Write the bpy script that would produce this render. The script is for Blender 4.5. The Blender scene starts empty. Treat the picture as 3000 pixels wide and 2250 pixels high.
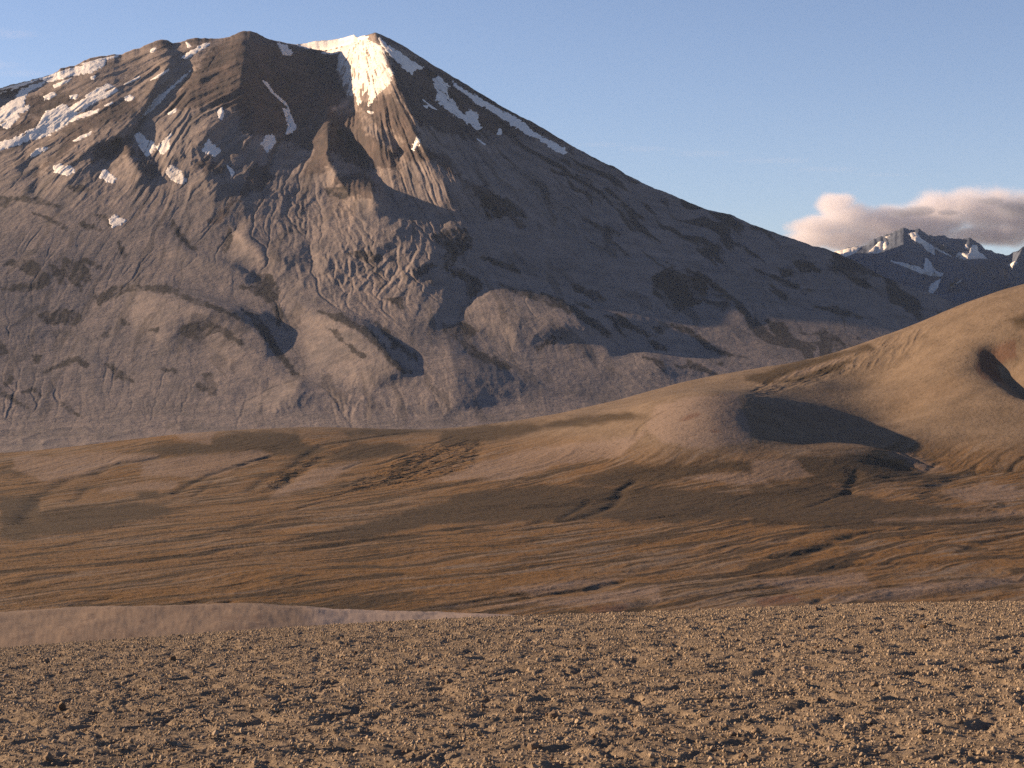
import bpy, bmesh, math, random
import numpy as np
from mathutils import Vector, Matrix

rng = np.random.default_rng(11)
random.seed(5)
C = bpy.context.scene.collection
S = bpy.context.scene

# ------------------------------------------------------------------ camera model
# survey frame: 3000 x 2250, focal length F, level horizon at row HOR
F, CX, CY, HOR = 5598.0, 1500.0, 1125.0, 1085.0
EYE = np.array([0.0, 0.0, 1.7])
PITCH = -math.atan((CY - HOR) / F)
cp, sp = math.cos(PITCH), math.sin(PITCH)

def ray(x, y):
    """direction through a sighting (x, y), scaled so that its Y component is 1"""
    a = (np.asarray(x, float) - CX) / F
    b = (CY - np.asarray(y, float)) / F
    dy = cp - b * sp
    dz = sp + b * cp
    return a / dy, dz / dy

def at(x, y, Y):
    rx, rz = ray(x, y)
    return np.stack([rx * Y, np.asarray(Y, float) + 0 * rx, EYE[2] + rz * Y], -1)

def sight(P):
    X, Y, Z = P[..., 0], P[..., 1], P[..., 2] - EYE[2]
    fwd = Y * cp + Z * sp
    up = -Y * sp + Z * cp
    return CX + F * X / fwd, CY - F * up / fwd

# ------------------------------------------------------------------ noise
_G = np.random.default_rng(3)
_ang = _G.uniform(0, 2 * math.pi, (256, 256))
_gx, _gy = np.cos(_ang), np.sin(_ang)

def perlin(x, y, seed=0):
    x = np.asarray(x, float) + seed * 17.31
    y = np.asarray(y, float) + seed * 9.73
    xi = np.floor(x).astype(np.int64); yi = np.floor(y).astype(np.int64)
    fx = x - xi; fy = y - yi
    u = fx * fx * fx * (fx * (fx * 6 - 15) + 10)
    v = fy * fy * fy * (fy * (fy * 6 - 15) + 10)
    x0 = xi & 255; x1 = (xi + 1) & 255; y0 = yi & 255; y1 = (yi + 1) & 255
    n00 = _gx[x0, y0] * fx + _gy[x0, y0] * fy
    n10 = _gx[x1, y0] * (fx - 1) + _gy[x1, y0] * fy
    n01 = _gx[x0, y1] * fx + _gy[x0, y1] * (fy - 1)
    n11 = _gx[x1, y1] * (fx - 1) + _gy[x1, y1] * (fy - 1)
    a = n00 + u * (n10 - n00); b = n01 + u * (n11 - n01)
    return (a + v * (b - a)) * 1.5

def fbm(x, y, octaves=5, seed=0, gain=0.5, lac=2.03):
    s = 0.0; a = 1.0; t = 0.0
    for o in range(octaves):
        s = s + a * perlin(x * lac ** o, y * lac ** o, seed + o * 3)
        t += a; a *= gain
    return s / t

def ridged(x, y, octaves=5, seed=0, gain=0.55, lac=2.05):
    s = 0.0; a = 1.0; t = 0.0; w = 1.0
    for o in range(octaves):
        n = 1 - np.abs(perlin(x * lac ** o, y * lac ** o, seed + o * 3)) * 1.6
        n = np.clip(n, 0, 1) ** 2
        s = s + a * n * w
        w = np.clip(n * 1.6, 0.15, 1)
        t += a; a *= gain
    return s / t

def sstep(a, b, x):
    t = np.clip((x - a) / (b - a), 0, 1)
    return t * t * (3 - 2 * t)

# ------------------------------------------------------------------ rasters in the survey frame
class Raster:
    def __init__(s, x0, x1, y0, y1, step):
        s.x0, s.y0, s.step = x0, y0, step
        s.nx = int((x1 - x0) / step) + 1; s.ny = int((y1 - y0) / step) + 1
        s.X, s.Y = np.meshgrid(x0 + np.arange(s.nx) * step, y0 + np.arange(s.ny) * step)
    def sample(s, arr, x, y):
        u = np.clip((x - s.x0) / s.step, 0, s.nx - 1.001); v = np.clip((y - s.y0) / s.step, 0, s.ny - 1.001)
        i = u.astype(int); j = v.astype(int); a = u - i; b = v - j
        return (arr[j, i] * (1 - a) * (1 - b) + arr[j, i + 1] * a * (1 - b) + arr[j + 1, i] * (1 - a) * b + arr[j + 1, i + 1] * a * b)
    def poly(s, pts, margin=16):
        """signed distance to a polygon (positive inside) inside its box"""
        pts = np.asarray(pts, float)
        lo = pts.min(0) - margin; hi = pts.max(0) + margin
        i0 = max(0, int((lo[0] - s.x0) / s.step)); i1 = min(s.nx, int((hi[0] - s.x0) / s.step) + 2)
        j0 = max(0, int((lo[1] - s.y0) / s.step)); j1 = min(s.ny, int((hi[1] - s.y0) / s.step) + 2)
        if i1 <= i0 or j1 <= j0: return None
        sl = (slice(j0, j1), slice(i0, i1))
        return sl, polydist(pts, s.X[sl], s.Y[sl])

def polydist(pts, X, Y):
    d = np.full(X.shape, 1e9); inside = np.zeros(X.shape, bool)
    n = len(pts)
    for k in range(n):
        ax, ay = pts[k]; bx, by = pts[(k + 1) % n]
        ex, ey = bx - ax, by - ay
        t = np.clip(((X - ax) * ex + (Y - ay) * ey) / (ex * ex + ey * ey + 1e-9), 0, 1)
        d = np.minimum(d, np.hypot(X - ax - t * ex, Y - ay - t * ey))
        c = (ay > Y) != (by > Y)
        inside ^= c & (X < (bx - ax) * (Y - ay) / (by - ay + 1e-12) + ax)
    return np.where(inside, d, -d)

def linedist(pts, X, Y):
    d = np.full(np.shape(X), 1e9); 
    for (ax, ay), (bx, by) in zip(pts[:-1], pts[1:]):
        ex, ey = bx - ax, by - ay
        t = np.clip(((X - ax) * ex + (Y - ay) * ey) / (ex * ex + ey * ey + 1e-9), 0, 1)
        d = np.minimum(d, np.hypot(X - ax - t * ex, Y - ay - t * ey))
    return d

def zz(ox, oy, pts):
    """sketch coordinates (a 2212 px wide enlargement of an 800 px survey tile) -> survey frame"""
    return [(ox + x / 2.765, oy + y / 2.765) for x, y in pts]

Z1 = lambda *p: zz(0, 0, p)
Z2 = lambda *p: zz(700, 0, p)
Z3 = lambda *p: zz(1400, 200, p)
Z4 = lambda *p: zz(2200, 450, p)
Z5 = lambda *p: zz(0, 500, p)
Z6 = lambda *p: zz(700, 500, p)
Z7 = lambda *p: zz(1400, 700, p)
Z8 = lambda *p: zz(2200, 900, p)
A1 = lambda *p: zz(0, 1050, p)
A2 = lambda *p: zz(700, 1050, p)
A3 = lambda *p: zz(1400, 1100, p)
A4 = lambda *p: zz(2200, 1300, p)

def diffuse(R, lines, screen, iters=260):
    """smooth relief that takes the given values along the given lines"""
    def solve(step, init):
        nx = int(R.nx * R.step / step) + 1; ny = int(R.ny * R.step / step) + 1
        val = np.zeros((ny, nx)); w = np.zeros((ny, nx))
        for pts, vals, *_ in lines:
            pts = np.asarray(pts, float); vals = np.broadcast_to(np.asarray(vals, float), (len(pts),))
            for k in range(len(pts) - 1):
                L = np.hypot(*(pts[k + 1] - pts[k])); m = max(2, int(L / (step * 0.5)))
                t = np.linspace(0, 1, m)
                px = pts[k, 0] + (pts[k + 1, 0] - pts[k, 0]) * t; py = pts[k, 1] + (pts[k + 1, 1] - pts[k, 1]) * t
                vv = vals[k] + (vals[k + 1] - vals[k]) * t
                i = ((px - R.x0) / step + 0.5).astype(int); j = ((py - R.y0) / step + 0.5).astype(int)
                ok = (i >= 0) & (i < nx) & (j >= 0) & (j < ny)
                np.add.at(val, (j[ok], i[ok]), vv[ok]); np.add.at(w, (j[ok], i[ok]), 1)
        fixed = w > 0
        val[fixed] /= w[fixed]
        if init is None: u = np.zeros((ny, nx))
        else:
            jj = np.linspace(0, init.shape[0] - 1, ny); ii = np.linspace(0, init.shape[1] - 1, nx)
            j0 = np.minimum(jj.astype(int), init.shape[0] - 2); i0 = np.minimum(ii.astype(int), init.shape[1] - 2)
            b = (jj - j0)[:, None]; a = (ii - i0)[None, :]
            u = init[j0][:, i0] * (1 - a) * (1 - b) + init[j0][:, i0 + 1] * a * (1 - b) + init[j0 + 1][:, i0] * (1 - a) * b + init[j0 + 1][:, i0 + 1] * a * b
        lam = (step / screen) ** 2
        u[fixed] = val[fixed]
        for _ in range(iters):
            p = np.pad(u, 1, mode='edge')
            u = (p[:-2, 1:-1] + p[2:, 1:-1] + p[1:-1, :-2] + p[1:-1, 2:]) / (4 + lam)
            u[fixed] = val[fixed]
        return u
    u = None
    for st in (R.step * 8, R.step * 4, R.step * 2, R.step):
        u = solve(st, u)
    u = u[:R.ny, :R.nx]
    for _ in range(2):
        p = np.pad(u, 1, mode='edge'); u = (4 * u + p[:-2, 1:-1] + p[2:, 1:-1] + p[1:-1, :-2] + p[1:-1, 2:]) / 8
    p = np.pad(u, 1, mode='edge')
    return (4 * u + p[:-2, 1:-1] + p[2:, 1:-1] + p[1:-1, :-2] + p[1:-1, 2:]) / 8

# ------------------------------------------------------------------ mesh helpers
def raw_mesh(name, V, Fq, attrs=None, smooth=True):
    """mesh from vertex array and an (n, k) face array"""
    me = bpy.data.meshes.new(name)
    V = np.ascontiguousarray(V, np.float32); Fq = np.ascontiguousarray(Fq, np.int32)
    n, k = Fq.shape
    me.vertices.add(len(V)); me.vertices.foreach_set('co', V.ravel())
    me.loops.add(n * k); me.loops.foreach_set('vertex_index', Fq.ravel())
    me.polygons.add(n); me.polygons.foreach_set('loop_start', np.arange(0, n * k, k, dtype=np.int32))
    me.update(calc_edges=True)
    me.polygons.foreach_set('use_smooth', np.full(n, smooth, bool))
    for an, av in (attrs or {}).items():
        a = me.attributes.new(an, 'FLOAT', 'POINT')
        a.data.foreach_set('value', np.ascontiguousarray(av, np.float32).ravel())
    me.validate(clean_customdata=False)
    return me

def grid_faces(nr, nc, keep=None):
    idx = np.arange(nr * nc).reshape(nr, nc)
    f = np.stack([idx[:-1, :-1], idx[:-1, 1:], idx[1:, 1:], idx[1:, :-1]], -1)
    if keep is not None: f = f[keep]
    return f.reshape(-1, 4)

def link(name, me, mat=None, parent=None, **props):
    o = bpy.data.objects.new(name, me)
    if mat: me.materials.append(mat)
    C.objects.link(o)
    if parent: o.parent = parent
    for k, v in props.items(): o[k] = v
    return o

# ------------------------------------------------------------------ materials
class NT:
    def __init__(s, name):
        s.m = bpy.data.materials.new(name); s.m.use_nodes = True
        s.t = s.m.node_tree; s.t.nodes.clear()
    def n(s, typ, **kw):
        nd = s.t.nodes.new(typ)
        for k, v in kw.items():
            if k.startswith('i_'):
                nd.inputs[k[2:].replace('_', ' ')].default_value = v
            else: setattr(nd, k, v)
        return nd
    def l(s, a, b): s.t.links.new(a, b)
    def attr(s, name):
        return s.n('ShaderNodeAttribute', attribute_name=name).outputs['Fac']
    def noise(s, scale, detail=4, rough=0.55, vec=None, dist=0.0):
        nd = s.n('ShaderNodeTexNoise', i_Scale=scale, i_Detail=detail, i_Roughness=rough, i_Distortion=dist)
        if vec is not None: s.l(vec, nd.inputs['Vector'])
        return nd.outputs['Fac']
    def ramp(s, fac, a, b, c0=0.0, c1=1.0):
        nd = s.n('ShaderNodeMapRange', interpolation_type='SMOOTHSTEP')
        nd.inputs['From Min'].default_value = a; nd.inputs['From Max'].default_value = b
        nd.inputs['To Min'].default_value = c0; nd.inputs['To Max'].default_value = c1
        s.l(fac, nd.inputs['Value']); return nd.outputs['Result']
    def math(s, op, a, b):
        nd = s.n('ShaderNodeMath', operation=op)
        for k, v in enumerate((a, b)):
            if isinstance(v, (int, float)): nd.inputs[k].default_value = v
            else: s.l(v, nd.inputs[k])
        return nd.outputs[0]
    def mix(s, fac, a, b, blend='MIX'):
        nd = s.n('ShaderNodeMix', data_type='RGBA', blend_type=blend)
        if isinstance(fac, (int, float)): nd.inputs[0].default_value = fac
        else: s.l(fac, nd.inputs[0])
        for k, v in ((6, a), (7, b)):
            if isinstance(v, tuple): nd.inputs[k].default_value = (*v, 1)
            else: s.l(v, nd.inputs[k])
        return nd.outputs[2]
    def geo(s): return s.n('ShaderNodeNewGeometry').outputs['Position']
    def mapping(s, vec, scale=(1, 1, 1), rot=(0, 0, 0)):
        nd = s.n('ShaderNodeMapping'); nd.inputs['Scale'].default_value = scale; nd.inputs['Rotation'].default_value = rot
        s.l(vec, nd.inputs['Vector']); return nd.outputs[0]
    def done(s, col, rough=0.95, bump=None, dist=1.0, strength=1.0, spec=0.15):
        b = s.n('ShaderNodeBsdfPrincipled'); b.inputs['Roughness'].default_value = rough
        b.inputs['Specular IOR Level'].default_value = spec
        if isinstance(col, tuple): b.inputs['Base Color'].default_value = (*col, 1)
        else: s.l(col, b.inputs['Base Color'])
        if bump is not None:
            bm = s.n('ShaderNodeBump'); bm.inputs['Distance'].default_value = dist; bm.inputs['Strength'].default_value = strength
            s.l(bump, bm.inputs['Height']); s.l(bm.outputs[0], b.inputs['Normal'])
        o = s.n('ShaderNodeOutputMaterial'); s.l(b.outputs[0], o.inputs['Surface'])
        return s.m

# ================================================================== the volcano
SKY = [(-900, 470), (-700, 400), (-300, 318)] + Z1((0, 715), (110, 680), (300, 638), (400, 610), (470, 575), (490, 550), (560, 540), (640, 520), (690, 485),
    (760, 465), (860, 450), (980, 440), (1130, 385), (1300, 320), (1370, 330), (1405, 350), (1500, 328), (1570, 302), (1650, 312), (1745, 315), (1860, 295),
    (1950, 255), (2030, 248), (2080, 268)) + Z2((230, 315), (380, 350), (470, 363), (600, 338), (800, 318), (880, 295), (930, 281), (965, 305), (1020, 290),
    (1100, 260), (1150, 278), (1280, 340), (1400, 415), (1500, 480), (1650, 570), (1800, 660), (1950, 750), (2100, 845)) + Z3((250, 340), (450, 440),
    (600, 530), (800, 650), (1000, 755), (1110, 800), (1200, 860), (1400, 960), (1560, 1020), (1700, 1080), (1850, 1140), (2060, 1190)) + Z4((0, 570), (250, 660),
    (500, 745), (560, 755), (680, 795), (900, 900), (1050, 985), (1250, 1070), (1480, 1140), (1600, 1185), (1720, 1225)) + [(3000, 948), (3400, 1040), (3700, 1085)]
SKY = np.array(SKY, float)

def skyline(x):
    jag = fbm(x / 26, x * 0 + 3.3, 4, 41) * 5.0
    return np.interp(x, SKY[:, 0], SKY[:, 1]) + jag * np.interp(x, [-900, 700, 1100, 2600, 3000], [1.1, 1.0, 0.7, 0.7, 0.3])

def skydepth(x):
    return np.interp(x, [-900, 0, 500, 734, 800, 880, 990, 1098, 1500, 2000, 2500, 3000, 3700], [9300, 9800, 10200, 10200, 10350, 10700, 10500, 9500, 9400, 9000, 8400, 7800, 7200])

RM = Raster(-900, 3700, 60, 1400, 5)
L = []   # (line, depth of relief in metres towards the valley)
def rl(pts, v): L.append((pts, v))
# --- upper cone
rl(Z2((40, 262), (55, 450), (20, 620), (30, 760), (-60, 900)), [20, 60, 85, 60, 20])                     # dark peak spur
rl(Z2((-300, 620), (-420, 800)), [40, 40])
rl(Z2((300, 360), (210, 640), (390, 870), (425, 1080), (240, 1170), (150, 1330)), [-20, -40, -60, -50, -30, -20])
rl(Z2((390, 530), (600, 690), (700, 810), (730, 940), (720, 1090), (712, 1280), (790, 1420), (900, 1600)), [-10, 10, 50, 100, 140, 145, 80, 10])  # central spur
rl(Z2((620, 420), (720, 560), (790, 700), (900, 850), (980, 990)), [-60, -110, -100, -60, -60])
rl(Z2((480, 420), (640, 500), (740, 540)), [-60, -120, -110])
rl(Z2((800, 1080), (1000, 1300), (1250, 1640)) + Z6((1500, 340), (1660, 430)), [-110, -160, -170, -120, -90])                       # great hollow
rl(Z2((1105, 270), (1150, 370), (1200, 500), (1258, 600), (1272, 700), (1400, 900), (1425, 1010), (1440, 1140), (1510, 1210), (1700, 1310), (1820, 1480), (2050, 1590)) + Z6((1980, 240), (2020, 370)),
   [30, 80, 120, 160, 170, 160, 150, 140, 130, 130, 120, 110, 90, 40])                                      # summit ridge
rl(Z2((1130, 960), (1290, 1180), (1300, 1300)), [10, -30, -60])
rl(Z2((1000, 1000), (1130, 1180), (1280, 1210)), [20, 30, 10])
rl(Z2((1500, 560), (1750, 920), (1950, 1060)), [-10, -30, -10])
rl(Z2((1400, 430), (1700, 700), (2050, 960)), [30, 40, 30])
rl(Z6((1000, 170), (1090, 175), (1150, 290)), [30, 70, 30])
rl(Z6((700, 160), (850, 180)), [-20, -10])
# --- left shoulder
rl(Z1((1550, 565), (1250, 800), (1130, 960), (1110, 1040), (1200, 1260), (1310, 1340)), [-30, -70, -70, -60, -60, -30])
rl(Z1((1310, 330), (1390, 480), (1240, 700), (1205, 830), (1120, 970)), [20, 50, 40, 30, 10])
rl(Z1((1500, 520), (1440, 640)), [-20, -20])
rl(Z1((1110, 1000), (960, 1085), (780, 1165), (690, 1195), (560, 1300), (350, 1345)), [20, 60, 70, 60, 50, 20])
rl(Z1((1060, 1120), (940, 1170), (850, 1330), (900, 1440)), [-40, -60, -60, -30])
rl(Z1((1740, 960), (1690, 1060), (1600, 1165), (1480, 1240), (1360, 1340)), [30, 60, 60, 50, 30])
rl(Z1((1880, 940), (1850, 1090), (1780, 1180), (1900, 1400)), [-10, -30, -40, -20])
rl(Z1((1960, 1080), (2060, 1100), (2120, 1180)), [30, 40, 20])
rl(Z1((1000, 1140), (1080, 1330), (1160, 1430)), [20, 50, 40])
rl(Z1((1240, 1380), (1260, 1480)), [-20, -20])
rl(Z1((1420, 1330), (1560, 1360), (1760, 1500)), [10, 40, 50])
rl(Z1((600, 1300), (520, 1400), (560, 1480)), [30, 40, 40])
rl(Z1((320, 1340), (300, 1480), (270, 1560)), [-25, -25, -10])
rl(Z1((210, 1300), (190, 1430)), [-20, -15])
for a, b, v in (((600, 760), (300, 1000), 25), ((800, 820), (560, 960), -20), ((950, 740), (640, 900), 25), ((480, 700), (200, 860), 20), ((280, 1030), (0, 1140), 20),
                ((560, 1010), (200, 1180), -20), ((900, 930), (560, 1130), 25), ((1150, 700), (900, 900), 20), ((500, 1130), (120, 1290), 25), ((1300, 560), (1050, 760), -15)):
    rl(Z1(a, b), v)
# --- middle of the mountain
rl(Z5((0, 215), (200, 212), (450, 330), (560, 475)), [20, 40, 40, 10])
rl(Z5((0, 740), (80, 650), (250, 690)), [20, 35, 15])
rl(Z5((40, 750), (270, 722), (400, 890)), [15, 35, 20])
rl(Z5((1450, 430), (1550, 620), (1780, 690), (1900, 760), (2110, 870), (2212, 1010)) + Z6((290, 1050), (330, 1280), (318, 1450), (400, 1560), (480, 1640)),
   [-30, -50, -60, -60, -70, -80, -90, -100, -100, -90, -70])
rl(Z5((1400, 700), (1480, 645), (1600, 690), (1750, 740), (1900, 775), (2030, 850)), [10, 40, 30, 30, 30, 20])
rl(Z5((1930, 450), (1850, 560), (1800, 640), (1890, 700)), [-40, -60, -60, -50])
rl(Z5((1900, 480), (1960, 530), (2120, 640), (2180, 850)), [10, 50, 50, -10])
rl(Z6((60, 530), (200, 620), (240, 850)), [50, 10, -40])
rl(Z6((560, 650), (620, 760), (560, 620)), [-40, -40, -30])
rl(Z6((640, 870), (800, 1010)), [-40, -30])
rl(Z6((650, 640), (640, 760), (690, 860)), [20, 40, 20])
rl(Z6((280, 620), (340, 720), (400, 780)), [20, 25, 10])
rl(Z6((510, 580), (490, 700)), [20, 20])
rl(Z6((700, 850), (760, 830), (860, 900)), [25, 20, 0])
rl(Z6((1290, 470), (1180, 600), (1030, 720)), [40, 40, 20])
rl(Z6((1590, 640), (1450, 745), (1330, 840)), [50, 50, 20])
rl(Z6((1640, 680), (1580, 800)), [30, 10])
rl(Z6((1240, 640), (1190, 800), (1060, 900)), [-20, -20, -20])
rl(Z6((700, 440), (980, 470), (1170, 480)), [30, 20, 30])
rl(Z6((880, 690), (1000, 650), (1160, 700)), [20, 35, 10])
rl(Z6((1000, 740), (1140, 770)), [-10, -20])
rl(Z6((1780, 660), (1720, 790), (1850, 880), (1980, 950), (1850, 1090), (1650, 1260), (1800, 1340), (1920, 1460), (2212, 1600)) + Z7((260, 1060), (700, 1130), (1100, 1220)),
   [-60, -70, -70, -50, -80, -90, -90, -80, -70, -60, -40, -20])
rl(Z6((1700, 480), (1830, 470), (1930, 640)), [0, 20, 10])
rl(Z6((1560, 1200), (1660, 1060)), [50, 40])
rl(Z6((1200, 1000), (1400, 1180)), [10, 20])
rl(Z6((1330, 1080), (1240, 1080)), [-10, -20])
# lava lobes
rl(Z5((1100, 960), (1350, 985), (1700, 1090), (1900, 1165), (2100, 1300), (2200, 1430)), [55, 90, 130, 150, 150, 110])
rl(Z5((1100, 960), (1150, 1050), (960, 1160), (900, 1240), (700, 1400), (330, 1640)), [55, 45, 25, 5, -10, -15])
rl(Z5((1080, 870), (1400, 900), (1800, 1020), (2050, 1110)), [-30, -50, -60, -60])
rl(Z5((700, 1130), (560, 1350), (300, 1550)), [-25, -25, -10])
rl(Z5((1440, 1200), (1700, 1225), (1850, 1300), (1970, 1400)), [40, 80, 110, 120])
rl(Z5((1500, 1400), (1700, 1420)), [0, 0])
rl(Z6((430, 1090), (640, 1150), (830, 1200), (1000, 1285), (1150, 1390), (1250, 1530), (1390, 1635)), [10, 50, 100, 130, 150, 150, 120])
rl(Z6((640, 1150), (560, 1250), (470, 1450)), [50, 10, -40])
rl(Z6((740, 1290), (850, 1390), (1010, 1510)), [45, 70, 90])
rl(Z6((760, 1080), (1050, 1210), (1280, 1440), (1430, 1560)), [-20, -30, -40, -30])
rl(Z6((1220, 1250), (1340, 1310), (1480, 1450)), [10, 25, 10])
rl(Z7((0, 480), (150, 380), (400, 435), (620, 500), (800, 590), (960, 680), (1090, 780)), [45, 70, 100, 130, 160, 170, 150])
rl(Z6((2050, 955), (1900, 1085), (1740, 1225)), [55, 30, -30])
rl(Z7((250, 330), (560, 420), (850, 540), (1100, 700)), [0, -20, -30, -20])
rl(Z7((860, 780), (1060, 915)), [120, 125])
rl(Z7((300, 700), (350, 900)), [60, 30])
rl(Z7((700, 900), (820, 935), (930, 1010)), [60, 60, 30])
rl(Z7((1310, 895), (1480, 985), (1545, 1135)), [80, 90, 30])
rl(Z7((1100, 960), (1300, 1040)), [30, 40])
rl(Z7((1000, 960), (640, 1020), (480, 1100)), [10, 0, -10])
rl(Z7((930, 90), (1250, 172), (1290, 152), (1520, 192), (1850, 310), (2050, 500), (2200, 640)), [0, 30, 40, 80, 140, 150, 90])
rl(Z7((1220, 320), (1400, 420), (1650, 560), (1850, 520)), [40, 10, -20, -10])
rl(Z7((1200, 140), (1600, 170), (1900, 300)), [0, -10, -10])
rl(Z7((1000, 600), (1220, 650), (1440, 780)), [10, 40, 10])
rl(Z7((1470, 660), (1850, 810), (2200, 960)), [15, 30, 15])
rl(Z7((1160, 380), (1320, 560)), [-20, -15])
# debris fans at the foot
rl(Z6((1710, 1490), (1760, 1650)) + Z7((-170, 1300), (-330, 1480)), [130, 120, 70, 20])
rl(A2((1700, 10), (1400, 112), (1000, 210), (780, 262), (560, 400), (300, 500)), [80, 50, 30, 15, -10, -5])
rl(A2((1850, 30), (2212, 150), (2600, 260)), [120, 50, 0])
rl(A2((500, 195), (420, 300), (250, 420)), [120, 90, 20])
rl(A2((740, 280), (660, 400), (480, 500)), [-30, -30, -10])
rl(A2((0, 322), (150, 285), (290, 240)), [-40, -40, -30])
rl(A2((60, 380), (280, 260)), [20, 25])
rl(A2((1960, 330), (2120, 400)), [-10, -10])
rl(A2((1620, 420), (2200, 500)), [-12, -20])
rl(A1((600, 5), (700, 15), (800, 60)), [20, 30, 10])
rl(A1((860, 55), (1070, 180)), [-20, -20])
rl(A1((1690, 120), (1690, 290)), [-25, -10])
rl(A1((470, 360), (650, 475)), [-20, -15])
for k in range(18):      # the remaining flank stays quiet
    pass
DIFF = diffuse(RM, L, 105.0)
def gblur(a, n):
    for _ in range(n):
        p = np.pad(a, 2, mode='edge')
        a = (p[:, :-4] + 4 * p[:, 1:-3] + 6 * p[:, 2:-2] + 4 * p[:, 3:-1] + p[:, 4:]) / 16
        a = (a[:-4] + 4 * a[1:-3] + 6 * a[2:-2] + 4 * a[3:-1] + a[4:]) / 16
    return a
DIFS = gblur(DIFF, 7); DIFS = np.where(DIFS < 0, .55 * DIFS, DIFS)          # rounded ash lobes low down, sharper arêtes high up
_k = sstep(400, 880, RM.Y)
DIFF = DIFF * (1 - _k) * 1.25 + (.50 * DIFS + .12 * np.maximum(DIFF, -50)) * _k
# flanks that turn towards the west (+) or the east (-), drawn as outlines; a face that turns
# west stands further out the further east one goes along it
Q2 = lambda *p: [(x * .678, y * .678) for x, y in p]
FACES = [(.85, Q2((580, 1260), (700, 1270), (820, 1300), (920, 1340), (900, 1370), (780, 1380), (740, 1440), (690, 1500), (640, 1440), (530, 1370))), (.5, Q2((930, 1480), (1050, 1500), (1190, 1540), (1200, 1600), (1100, 1659), (1000, 1600))),
 (.9, Q2((1230, 1320), (1330, 1340), (1450, 1370), (1540, 1420), (1640, 1490), (1740, 1600), (1600, 1680), (1450, 1640), (1330, 1560), (1300, 1480), (1330, 1420))),
 (.9, Z7((-120, 560), (0, 490), (100, 430), (250, 480), (420, 510), (620, 560), (800, 660), (950, 750), (800, 770), (650, 740), (450, 840), (250, 820), (100, 760), (-40, 700))), (.7, Q2((1020, 1020), (1090, 1030), (1180, 1100), (1250, 1180), (1190, 1190), (1120, 1130), (1030, 1110))),
 (.35, Q2((1330, 980), (1700, 960), (1740, 1040), (1800, 1060), (1930, 1120), (1900, 1250), (1800, 1290), (1600, 1200), (1430, 1200), (1350, 1130))), (1.0, Q2((1740, 720), (1830, 690), (1960, 800), (1900, 900), (1830, 880), (1770, 770))),
 (.8, Q2((1100, 820), (1250, 740), (1330, 720), (1440, 770), (1400, 820), (1320, 870), (1200, 850))), (.6, Q2((1480, 830), (1600, 820), (1640, 860), (1560, 880))), (.7, Q2((500, 740), (580, 730), (590, 780), (480, 790))), (.7, Q2((700, 760), (860, 770), (900, 810), (780, 810))),
 (.7, Q2((530, 660), (610, 690), (600, 750), (540, 730))), (.5, Q2((240, 720), (380, 730), (390, 770), (260, 760))), (.6, Q2((760, 1080), (850, 1090), (980, 1140), (900, 1150), (780, 1115))), (.7, Z7((920, 90), (1000, 110), (1150, 200), (1180, 270), (1050, 220))),
 (1.0, Z7((1230, 300), (1290, 160), (1450, 180), (1520, 230), (1400, 300), (1380, 420))), (.9, Z7((1870, 340), (1960, 420), (2050, 510), (1930, 510))), (.5, Z7((700, 910), (900, 1000), (1100, 980), (1300, 920), (1450, 1030), (1520, 1130), (1300, 1120), (1000, 1100), (750, 1080))),
 (.35, A2((1700, 20), (1900, 150), (2000, 300), (1700, 420), (1400, 400), (1200, 300), (1350, 150))), (.4, A2((500, 200), (620, 300), (400, 420), (200, 450), (0, 420), (100, 330))), (.4, Q2((1000, 160), (1060, 150), (1080, 300), (1030, 420), (850, 450), (760, 460), (850, 300))),
 (-.9, Q2((1430, 560), (1500, 545), (1600, 560), (1700, 650), (1730, 720), (1780, 800), (1840, 880), (1700, 860), (1560, 760), (1450, 700))), (.5, Q2((1250, 600), (1340, 540), (1420, 500), (1420, 700), (1380, 770), (1300, 770), (1180, 810))), (-.3, Q2((1090, 150), (1290, 200), (1460, 240), (1480, 420), (1400, 500), (1290, 560), (1130, 590), (1100, 420))),
 (-.7, Z6((830, 1170), (1050, 1200), (1280, 1350), (1450, 1530), (1400, 1640), (1250, 1520), (1130, 1380), (1000, 1270))), (-.6, Z5((1300, 880), (1700, 980), (2000, 1100), (2260, 1250), (2260, 1400), (1950, 1180), (1700, 1080), (1350, 960))),
 (-.6, Z6((200, 830), (330, 980), (330, 1280), (480, 1640), (600, 1600), (450, 1300), (560, 1330), (400, 1100))), (-.7, Z7((450, 430), (700, 480), (960, 650), (1100, 790), (1250, 800), (1000, 600), (700, 430))), (-.7, Z7((1420, 300), (1860, 350), (1850, 500), (1650, 570), (1500, 520), (1420, 430))),
 (-.5, Z7((1850, 300), (2060, 480), (2212, 640), (2212, 560), (2000, 380))), (-.5, Z6((1650, 640), (1900, 620), (2000, 940), (1870, 1060), (1700, 1250), (1600, 1200), (1750, 1000), (1650, 800))), (-.6, Z6((1660, 1260), (1900, 1320), (2080, 1420), (2000, 1480), (1760, 1360))),
 (-.3, Z6((500, 900), (800, 1050), (1100, 1200), (1500, 1500), (1650, 1600), (1550, 1300), (1200, 1100), (900, 950), (600, 800))), (-.22, Q2((-100, 850), (400, 820), (700, 900), (800, 1050), (600, 1180), (400, 1300), (200, 1500), (-100, 1659))),
 (-.5, Q2((1120, 830), (1060, 900), (960, 960), (1000, 990), (1080, 940))), (-.4, A2((1960, 250), (2212, 300), (2212, 420), (1700, 450), (1500, 480), (1900, 420))), (-.4, Q2((590, 580), (650, 700), (720, 740), (680, 640))),
 (-.5, Q2((380, 650), (470, 600), (560, 590), (520, 680), (440, 690))), (-.4, Z5((2000, 850), (2212, 900), (2260, 1100), (2080, 1000))), (-.4, Z7((1300, 560), (1560, 640), (1850, 800), (1700, 800), (1400, 680)))]
turn = np.zeros(RM.X.shape)
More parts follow.
